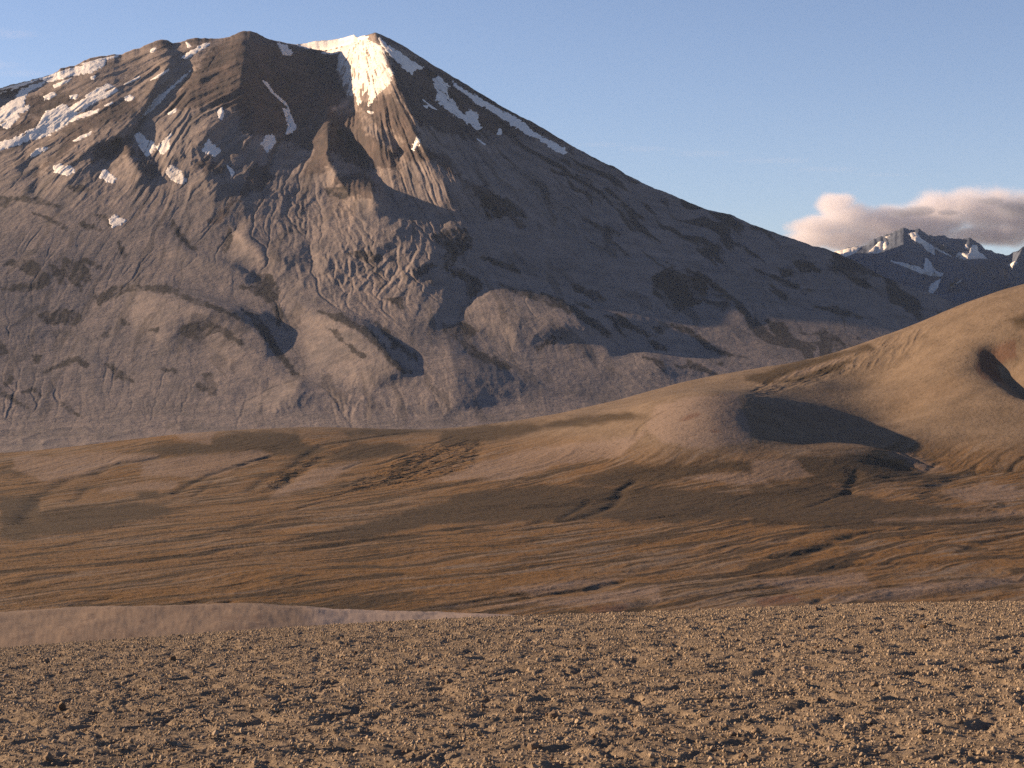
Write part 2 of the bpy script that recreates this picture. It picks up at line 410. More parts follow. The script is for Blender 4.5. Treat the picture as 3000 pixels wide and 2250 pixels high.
for v_, pg in FACES:
    r = RM.poly(pg, 40)
    if r: turn[r[0]] += v_ * sstep(-16, 22, r[1])
turn = turn * (1 + .5 * fbm(RM.X / 45, RM.Y / 45, 4, 57))
turn = gblur(turn, 2)
FACE = np.zeros_like(turn); acc_ = np.zeros(turn.shape[0])
for i in range(turn.shape[1]):
    acc_ = acc_ * math.exp(-5 / 230) + turn[:, i] * 5 * .95
    FACE[:, i] = acc_
for _ in range(14):
    p_ = np.pad(FACE, ((1, 1), (0, 0)), mode='edge'); FACE = (p_[:-2] + 2 * p_[1:-1] + p_[2:]) / 4
DIFF = DIFF + FACE * (.55 + .45 * _k)
DIFF = DIFF + np.clip((RM.X - 250) / 430, -1.6, 1) * 190 * sstep(900, 380, RM.Y) * sstep(1600, 640, RM.X)
DIFF = DIFF + 210 * sstep(420, -420, RM.X) * sstep(560, 760, RM.Y) * sstep(1330, 1150, RM.Y)

# streams of fall lines: polar frame about the summit
def polar(x, y):
    dx, dy = x - np.interp(x, [560, 1020], [735.0, 1050.0]), y - 40.0
    return np.arctan2(dy, dx), np.hypot(dx, dy * 1.15)

MX = np.arange(-820, 3650, 2.1)
nq = 640
q = np.linspace(0, 1, nq)[:, None] ** 0.85
ys = skyline(MX); Yd = skydepth(MX)
zs = at(MX, ys, Yd)[:, 2]
def blur1(a, sig):
    n = int(sig * 3 / 2.1) + 1
    kx = np.exp(-0.5 * (np.arange(-n, n + 1) * 2.1 / sig) ** 2); kx /= kx.sum()
    e = np.concatenate([a[0] + (np.arange(-n, 0)) * (a[n] - a[0]) / n, a, a[-1] + np.arange(1, n + 1) * (a[-1] - a[-1 - n]) / n])
    return np.convolve(e, kx, 'valid')
ZB, YB = -210.0, 4500.0
# the crest keeps its teeth, the slope below broadens into smooth flanks
lv = [(1.0, zs, Yd), (0.975, blur1(zs, 14), blur1(Yd, 40)), (0.93, blur1(zs, 40), blur1(Yd, 50)), (0.82, blur1(zs, 90), blur1(Yd, 90)), (0.55, blur1(zs, 190), blur1(Yd, 220)), (0.0, blur1(zs, 260), blur1(Yd, 260))]
Z_ = np.zeros((nq, len(MX))); Y_ = np.zeros((nq, len(MX)))
for i in range(nq):
    for (qa, za, ya), (qb, zb, yb) in zip(lv[:-1], lv[1:]):
        if qb <= q[i, 0] <= qa:
            t = (q[i, 0] - qb) / (qa - qb); Z_[i] = zb + (za - zb) * t; Y_[i] = yb + (ya - yb) * t
Yq = YB + (Y_ - YB) * q
Zq = ZB + (Z_ - ZB) * (0.12 * q + 0.88 * q ** 1.85)
P0 = np.stack([Yq * 0, Yq, Zq], -1)
rx, rz = ray(MX, ys)
P0[..., 0] = rx[None, :] * Yq
sx, sy = sight(P0)
ph, rad = polar(sx, sy)
dif = RM.sample(DIFF, sx, sy)
low = sstep(1180, 1290, sy)
# roughness of the ground: torn gullies in the middle, smooth ash on the skirts
torn = np.zeros_like(sx)
for cx_, cy_, rx_, ry_, v in ((1130, 760, 260, 150, 1.0), (1340, 760, 90, 130, 1.0), (880, 640, 160, 90, .8), (820, 330, 260, 230, .7), (1010, 420, 150, 160, .8), (300, 420, 330, 130, .5), (1180, 420, 120, 140, .5), (980, 1200, 330, 60, .25), (560, 470, 160, 90, .8)):
    torn = np.maximum(torn, v * np.exp(-(((sx - cx_) / rx_) ** 2 + ((sy - cy_) / ry_) ** 2)))
wx = fbm(sx / 160, sy / 160, 3, 7) * 40; wy = fbm(sx / 160, sy / 160, 3, 9) * 40
gul = ridged((ph + wx * 0.0012) * 11, rad / 340 + wy * 0.004, 5, 12) - 0.4
gul2 = .6 * ridged((sx + wx + (sy - 700) * .35) / 62, (sy + wy) / 120, 6, 23) + .4 * ridged((sx + wx) / 30, (sy + wy) / 44, 4, 27) - 0.4
soft = fbm((sx + wx) / 190, (sy + wy) / 120, 5, 31)
fine = fbm(sx / 14, sy / 12, 4, 51)
up = 1 - sstep(300, 620, sy)
rightf = sstep(0, 260, (sx - np.interp(sy, [80, 300, 600, 900, 1300], [1120, 1230, 1500, 1900, 2500])))
mid = sstep(420, 640, sy)
near_top = sstep(60, 330, rad)
relief = dif + soft * (14 - 4 * up) + gul * (26 * near_top * (1 - mid) + 4 * mid) * (1 - 0.45 * rightf) + gul2 * (5 + 36 * torn) * (1 - .6 * rightf) + fine * (.8 + 3.5 * torn + 3.0 * up)
relief *= (1 - 0.75 * low)
relief = relief + low * sstep(900, 300, sx) * 22 * (ridged(sx / 130, sy / 34, 4, 71) - .4)
# straight ribs and chutes down the cone
pw = ph + wx * .0007 + fbm(sx / 60, sy / 60, 3, 131) * .012
ribs = (ridged(pw * 24, rad / 420, 4, 133) - .4) * 26 + (ridged(pw * 62, rad / 300, 3, 137) - .4) * 11
ribs = ribs * (1 - .65 * sstep(520, 380, sx) * sstep(480, 400, sy))
relief = relief + ribs * near_top * (.10 + .80 * (1 - sstep(400, 700, sy))) * (1 - .45 * rightf) * (1 - low)
# running water: sweep the flow downhill row by row and let it cut, several times over
dXc = 2.1 / F * Yq
m_ = np.gradient(Zq, axis=0) / np.gradient(Yq, axis=0)
dYr = np.gradient(Yq, axis=0)
cols_i = np.arange(len(MX), dtype=float)
hard = (0.02 + .20 * torn + .08 * up + .10 * sstep(-.1, .5, fbm(sx / 210 + 3, sy / 150, 4, 79)) * (1 - low)) * (1 - .72 * rightf)
rain = 1 + .8 * fbm(sx / 30, sy / 30, 3, 77)
for it in range(7):
    Hh = Zq + m_ * relief
    gxl = np.gradient(Hh, axis=1) / dXc
    gxl = (np.roll(gxl, 1, 1) + gxl * 2 + np.roll(gxl, -1, 1)) / 4
    A = np.zeros_like(relief); flow = rain[-1].copy()
    for i in range(nq - 1, 0, -1):
        A[i] = flow
        sh = np.clip(-gxl[i] / np.maximum(m_[i], .08) * dYr[i] / dXc[i], -7, 7)
        t_c = np.clip(cols_i + sh, 0, len(MX) - 1.001); k0 = t_c.astype(int); fr = t_c - k0
        nf = np.bincount(k0, flow * (1 - fr), len(MX)) + np.bincount(k0 + 1, flow * fr, len(MX))[:len(MX)]
        flow = nf + rain[i - 1]
    A[0] = flow
    cut = np.clip((A / 60.0) ** .5, 0, 6)
    cut = cut - gblur(cut, 3) * .55
    relief = relief - cut * hard * (2.6 if it < 4 else 1.5)
    relief = .85 * relief + .15 * gblur(relief, 1)
FLOW = A
relief = relief + fine * (.4 + .8 * torn)
relief *= sstep(0, 0.02, 1 - q) * 0.85 + 0.15 * (q < 1)
k = (Yq - relief) / Yq
PM = EYE + (P0 - EYE) * k[..., None]
# the far side falls away behind the crest
back = []
for d, dz in ((60, 26), (300, 150), (1200, 620), (3000, 1500)):
    b = PM[-1].copy(); b[:, 1] += d; b[:, 2] -= dz; b[:, 2] = np.maximum(b[:, 2], -240) if d > 1000 else b[:, 2]
    back.append(b)
front = PM[0].copy(); front[:, 1] -= 350; front[:, 2] -= 45
PM_all = np.concatenate([front[None], PM, np.array(back)], 0)
nr, nc = PM_all.shape[:2]

# ---- bare rock, drawn as outlines of the outcrops
ROCK = [Z5((30, 760), (120, 730), (270, 725), (330, 780), (410, 880), (380, 950), (200, 975), (20, 965), (100, 930), (300, 915), (250, 850), (140, 780)),
    Z5((510, 720), (640, 740), (720, 810), (740, 900), (640, 890), (660, 980), (560, 890), (500, 830)), Z5((400, 760), (470, 790), (540, 930), (490, 920), (430, 830)),
    Z5((630, 700), (720, 720), (820, 790), (780, 790), (700, 740)), Z5((310, 1170), (480, 1130), (600, 1130), (660, 1200), (620, 1250), (480, 1240), (350, 1220)),
    Z5((1440, 1290), (1540, 1220), (1700, 1230), (1760, 1290), (1690, 1340), (1620, 1380), (1500, 1340)),
    Z5((1120, 930), (1350, 930), (1450, 990), (1700, 1080), (1900, 1150), (1950, 1200), (1850, 1170), (1600, 1080), (1400, 1000), (1250, 970), (1130, 965)),
    Z5((1700, 1230), (1850, 1300), (1970, 1400), (1960, 1420), (1850, 1350), (1720, 1270)), Z5((1400, 400), (1480, 520), (1590, 640), (1540, 630), (1430, 520), (1380, 430)),
    Z5((1880, 550), (1900, 470), (1850, 460), (1830, 540), (1780, 620), (1830, 650)), Z5((2030, 850), (2212, 880), (2260, 1050), (2080, 1000), (1970, 950), (2100, 950)),
    Z5((560, 130), (650, 118), (720, 150), (700, 170), (600, 160)), Z5((260, 340), (380, 370), (560, 470), (540, 480), (400, 410)),
    Z5((0, 215), (300, 215), (480, 290), (300, 260), (100, 240), (40, 290), (0, 280)), Z5((-60, 1380), (0, 1380), (70, 1470), (20, 1490), (-60, 1450)),
    Z5((250, 1490), (330, 1500), (320, 1560), (270, 1530)), Z5((640, 420), (760, 440), (810, 480), (700, 470)), Z5((770, 355), (850, 360), (920, 450), (870, 420), (780, 370)),
    Z5((760, 1040), (900, 950), (1100, 930), (1090, 960), (960, 1010), (800, 1080)), Z5((350, 1640), (560, 1520), (640, 1515), (720, 1570), (700, 1600), (600, 1540), (430, 1610)),
    Z5((740, 1380), (880, 1290), (900, 1250), (870, 1330)), Z5((960, 1180), (1050, 1250), (990, 1250)), Z5((1200, 1290), (1280, 1280), (1270, 1310)),
    Z5((960, 580), (1030, 680), (1000, 710), (970, 640)), Z5((1950, 1120), (2050, 1160), (2212, 1400), (2160, 1360), (2060, 1230)),
    A1((850, 50), (930, 70), (990, 110), (1080, 190), (1040, 170), (930, 165), (920, 110)),
    A1((1640, 130), (1700, 115), (1720, 150), (1690, 210), (1745, 210), (1750, 295), (1690, 290), (1590, 225), (1590, 205), (1670, 240), (1680, 190)),
    A1((0, 250), (60, 290), (140, 340), (230, 400), (150, 390), (60, 320), (0, 290)), A1((470, 360), (560, 390), (660, 475), (630, 470), (540, 410)),
    A1((180, 280), (280, 230), (330, 300), (270, 260)), A1((1320, 80), (1420, 95), (1420, 108), (1350, 100)), A1((30, 200), (90, 150), (100, 190), (40, 230)),
    Z6((640, 1145), (830, 1165), (1000, 1255), (1120, 1345), (1160, 1400), (1250, 1540), (1390, 1630), (1340, 1640), (1230, 1560), (1130, 1425), (980, 1305), (830, 1225)),
    Z6((1090, 1210), (1200, 1290), (1270, 1380), (1350, 1430), (1440, 1510), (1440, 1540), (1380, 1520), (1300, 1420), (1270, 1450), (1230, 1440), (1240, 1390), (1150, 1290)),
    Z6((740, 1280), (790, 1300), (850, 1380), (950, 1450), (1030, 1510), (1000, 1520), (900, 1440), (820, 1370)),
    Z6((1580, 520), (1700, 480), (1830, 480), (1890, 560), (1880, 620), (1760, 690), (1750, 760), (1680, 790), (1660, 700), (1700, 640), (1600, 580)),
    Z6((1680, 800), (1830, 810), (1940, 890), (1990, 950), (1870, 1040), (1840, 900), (1720, 840)), Z6((1650, 1250), (1830, 1240), (1950, 1300), (1900, 1340), (1760, 1320)),
    Z6((1660, 1290), (1900, 1420), (1960, 1470), (2212, 1590), (2180, 1620), (1900, 1510), (1760, 1370)),
    Z6((100, 830), (270, 850), (330, 980), (300, 1060), (380, 1200), (320, 1270), (280, 1100), (170, 1000), (20, 940), (200, 930)),
    Z6((60, 1130), (150, 1180), (250, 1300), (330, 1450), (480, 1650), (430, 1650), (300, 1490), (170, 1310)), Z6((870, 670), (1000, 650), (1160, 690), (1140, 750), (1040, 740), (960, 700)),
    Z6((1200, 1040), (1310, 1040), (1330, 1110), (1260, 1080)), Z6((700, 150), (850, 130), (960, 180), (860, 230), (740, 200)), Z6((1420, 810), (1560, 740), (1590, 770), (1480, 850), (1440, 880)),
    Z6((1960, 700), (2212, 760), (2212, 810), (2080, 760)),
    Z7((200, 370), (430, 430), (660, 480), (780, 550), (960, 670), (1090, 780), (1020, 780), (930, 710), (780, 620), (620, 540), (460, 490), (250, 420)),
    Z7((1020, 620), (1130, 620), (1220, 670), (1290, 720), (1440, 790), (1380, 790), (1250, 740), (1140, 700)), Z7((1090, 690), (1130, 700), (1190, 790), (1140, 750)),
    Z7((1470, 670), (1680, 720), (1850, 830), (2050, 930), (2200, 970), (1980, 930), (1850, 890), (1790, 810), (1600, 730)), Z7((1410, 810), (1480, 850), (1550, 910), (1440, 890), (1390, 860)),
    Z7((1700, 980), (1850, 1040), (1970, 1110), (1880, 1090), (1720, 1040)), Z7((1600, 1020), (1690, 1030), (1680, 1060), (1620, 1040)),
    Z7((1410, 300), (1560, 240), (1860, 340), (1860, 430), (1800, 520), (1700, 545), (1600, 600), (1530, 560), (1500, 490), (1420, 440)),
    Z7((790, 510), (930, 555), (840, 545)), Z7((730, 360), (880, 400), (990, 430), (1030, 500), (960, 500), (880, 450), (800, 420)), Z7((130, 170), (250, 210), (330, 270), (240, 250)),
    Z7((550, 820), (600, 790), (680, 810), (640, 830), (580, 850), (480, 910), (490, 870)), Z7((1340, 960), (1420, 970), (1500, 1000), (1540, 1130), (1490, 1060), (1430, 990)),
    Z7((1880, 980), (1980, 1010), (1940, 1015)), Z7((1520, 190), (1850, 300), (2060, 480), (2200, 640), (1980, 450), (1800, 320)), Z7((1400, 710), (1500, 720), (1520, 770), (1440, 760)),
    Z3((900, 1250), (1060, 1290), (1180, 1350), (1060, 1330)), Z3((1000, 960), (1200, 1100), (1350, 1230), (1250, 1170), (1080, 1000)), Z3((600, 830), (900, 900), (1080, 1090), (980, 1020), (760, 880)),
    Z3((30, 1020), (120, 1050), (220, 1180), (100, 1230), (50, 1130)), Z3((120, 1020), (300, 1090), (400, 1210), (280, 1180)),
    Z4((340, 870), (500, 890), (560, 960), (420, 950)), Z4((640, 860), (800, 930), (1000, 1100), (880, 1080), (700, 930)), Z4((530, 1240), (700, 1240), (900, 1330), (700, 1300)),
    Z4((120, 1350), (250, 1380), (350, 1500), (300, 1560), (200, 1500)), Z4((590, 1430), (720, 1500), (800, 1590), (700, 1600), (600, 1500)), Z4((30, 930), (200, 1000), (400, 1090), (520, 1110), (300, 1080))]
RC = Raster(-900, 3700, 60, 1400, 2)
edge = fbm(RC.X / 24, RC.Y / 15, 6, 81, .68) * 22 + fbm(polar(RC.X, RC.Y)[0] * 75, polar(RC.X, RC.Y)[1] / 80, 4, 85) * 15 + fbm((RC.X - RC.Y * .8) / 5, (RC.Y + RC.X * .5) / 14, 3, 83) * 4
rock_sd = np.full(RC.X.shape, -30.0)
for pg in ROCK:
    r = RC.poly(pg, 26)
    if r: rock_sd[r[0]] = np.maximum(rock_sd[r[0]], r[1])
rockm = sstep(-2.0, 2.0, rock_sd + 2.5 + edge * 0.6)
bare = RM.sample  # (kept for symmetry of the samplers)
rock = RC.sample(rockm, sx, sy)
# scattered outcrops follow the fall lines
sc = fbm((ph + wx * .001) * 26, rad / 210 + wy * .003, 5, 91)
chute = fbm(pw * 46, rad / 240, 5, 141, .6)
rock = rock * (.50 + .50 * sstep(-.30, .02, chute + fbm(sx / 18, sy / 14, 4, 143) * .5))
rock = np.maximum(rock, sstep(0.20, 0.32, sc + .12 * rightf) * (0.40 + 0.5 * rightf) * (1 - low))
# upper cone of dark lava, edge of the ash cover
ASH = [Z1((1180, 960), (1400, 920), (1690, 900), (1640, 1030), (1440, 1190), (1240, 1180), (1150, 1060)), Z1((1830, 900), (1960, 890), (1950, 1000), (1880, 1100), (2110, 1090), (2100, 1180), (1960, 1240), (1760, 1200), (1800, 1010)),
       Z2((540, 1430), (790, 1400), (690, 1560), (600, 1700), (200, 1650), (330, 1500)), Z2((1320, 1320), (1600, 1300), (1790, 1500), (1600, 1700), (1400, 1500)), Z2((1000, 1030), (1080, 1030), (1270, 1170), (1250, 1200), (1100, 1100))]
QQ = lambda *p: [(x * .678, y * .678) for x, y in p]
LAVA = [QQ((930, 190), (1000, 150), (1090, 135), (1290, 200), (1470, 215), (1460, 330), (1500, 420), (1420, 480), (1420, 560), (1290, 560), (1240, 590), (1130, 590), (1030, 580), (1000, 470), (900, 460), (780, 470), (720, 480), (830, 310), (900, 230)),
    QQ((1640, 150), (1700, 230), (1860, 270), (2000, 330), (2212, 470), (2400, 600), (2212, 590), (2080, 570), (2060, 610), (1900, 570), (1800, 540), (1720, 400), (1690, 320), (1700, 280)),
    QQ((1600, 140), (1640, 135), (1900, 265), (2212, 470), (2500, 640), (2480, 660), (2212, 500), (1900, 290)),
    QQ((1420, 480), (1560, 480), (1580, 560), (1440, 560), (1430, 700), (1400, 760), (1310, 770), (1350, 650), (1200, 600), (1330, 540)), QQ((1430, 560), (1560, 540), (1640, 620), (1720, 660), (1740, 740), (1560, 720), (1440, 660)),
    QQ((1550, 450), (1700, 400), (1800, 540), (1830, 640), (1950, 680), (2000, 780), (1900, 740), (1760, 690), (1720, 650), (1740, 600), (1600, 520)), QQ((380, 650), (470, 600), (560, 590), (600, 680), (520, 680), (440, 690), (400, 700)),
    QQ((100, 420), (220, 400), (330, 420), (250, 480), (170, 520), (120, 500)), QQ((290, 540), (420, 480), (560, 420), (600, 450), (560, 500), (400, 560), (320, 640), (180, 740), (150, 760), (260, 640)),
    QQ((650, 200), (690, 170), (750, 185), (740, 215), (680, 220)), QQ((0, 395), (60, 375), (150, 380), (80, 410), (0, 430)), QQ((830, 700), (900, 690), (990, 720), (960, 760), (880, 740)),
    QQ((600, 620), (650, 700), (700, 760), (640, 770), (590, 720)), QQ((790, 170), (850, 160), (920, 165), (900, 185), (810, 195)), QQ((1100, 700), (1200, 760), (1130, 820), (1020, 860), (960, 960), (900, 960), (1000, 860)), QQ((1440, 760), (1560, 740), (1640, 800), (1600, 860), (1480, 830)),
    QQ((2000, 780), (2100, 800), (2200, 900), (2300, 1000), (2212, 960), (2080, 880)), QQ((0, 560), (120, 500), (200, 540), (100, 580))]
lv_sd = np.full(RC.X.shape, -40.0)
for pg in LAVA:
    r = RC.poly(pg, 36)
    if r: lv_sd[r[0]] = np.maximum(lv_sd[r[0]], r[1])
lava_m = RC.sample(sstep(-5, 6, lv_sd + edge * 1.2), sx, sy)
ash_sd = np.full(RC.X.shape, -40.0)
for pg in ASH:
    r = RC.poly(pg, 36)
    if r: ash_sd[r[0]] = np.maximum(ash_sd[r[0]], r[1])
ash = RC.sample(sstep(-7, 7, ash_sd + edge), sx, sy)
lim = np.interp(sx, [-800, 0, 300, 480, 700, 860, 1000, 1220, 1350, 1500, 1700, 2000], [420, 470, 460, 400, 420, 520, 620, 500, 420, 400, 470, 560])
cone = 1 - sstep(-60, 70, sy - lim + fbm((ph + wx * .001) * 16, rad / 260, 5, 95) * 170)
cone = cone * (1 - 0.9 * ash); lava_m = lava_m * (1 - .85 * ash)
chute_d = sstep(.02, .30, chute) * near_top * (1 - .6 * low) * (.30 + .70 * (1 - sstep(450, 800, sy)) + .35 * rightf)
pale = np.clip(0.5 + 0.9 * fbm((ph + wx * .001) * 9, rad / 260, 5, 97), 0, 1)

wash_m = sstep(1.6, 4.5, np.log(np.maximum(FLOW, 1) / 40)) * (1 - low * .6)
def pad(a):
    return np.concatenate([a[:1], a, np.repeat(a[-1:], len(back), 0)], 0)
m = NT('ash_and_lava')
pos = m.geo()
n1 = m.noise(0.011, 8, .66, pos); n2 = m.noise(0.05, 6, .65, pos); n3 = m.noise(.0035, 8, .7, pos, .6)
base = m.mix(m.ramp(n1, .3, .7), (.130, .108, .102), (.222, .175, .153))
base = m.mix(m.math('MULTIPLY', m.attr('pale'), .45), base, (.100, .092, .092))
base = m.mix(m.math('MULTIPLY', m.ramp(n3, .52, .68), .45), base, (.056, .049, .048))
mid_ = m.mix(m.ramp(n1, .35, .68), (.140, .110, .097), (.225, .178, .153))
mid_ = m.mix(m.math('MULTIPLY', m.ramp(n2, .52, .66), .55), mid_, (.055, .043, .038))
lava = m.mix(m.ramp(n1, .35, .68), (.043, .034, .033), (.092, .066, .057))
lava = m.mix(m.math('MULTIPLY', m.ramp(n2, .54, .72), .45), lava, (.10, .075, .062))
col = m.mix(m.attr('cone'), base, mid_)
col = m.mix(m.attr('lava'), col, lava)
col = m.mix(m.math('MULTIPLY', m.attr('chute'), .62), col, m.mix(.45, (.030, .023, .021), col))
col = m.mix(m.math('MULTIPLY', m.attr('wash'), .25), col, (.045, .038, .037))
col = m.mix(m.math('MULTIPLY', m.attr('rock'), .95), col, m.mix(m.ramp(n2, .3, .7), (.017, .015, .015), (.034, .027, .025)))
bump = m.math('ADD', m.noise(0.035, 7, .62, pos), m.math('MULTIPLY', m.noise(.2, 4, .6, pos), .25))
MAT_VOLC = m.done(col, .95, bump, 12.0, .4)
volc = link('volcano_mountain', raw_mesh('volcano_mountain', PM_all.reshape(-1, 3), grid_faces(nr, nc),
            dict(rock=pad(rock), cone=pad(cone), pale=pad(pale), lava=pad(lava_m), wash=pad(wash_m), chute=pad(chute_d))), MAT_VOLC, kind='structure')

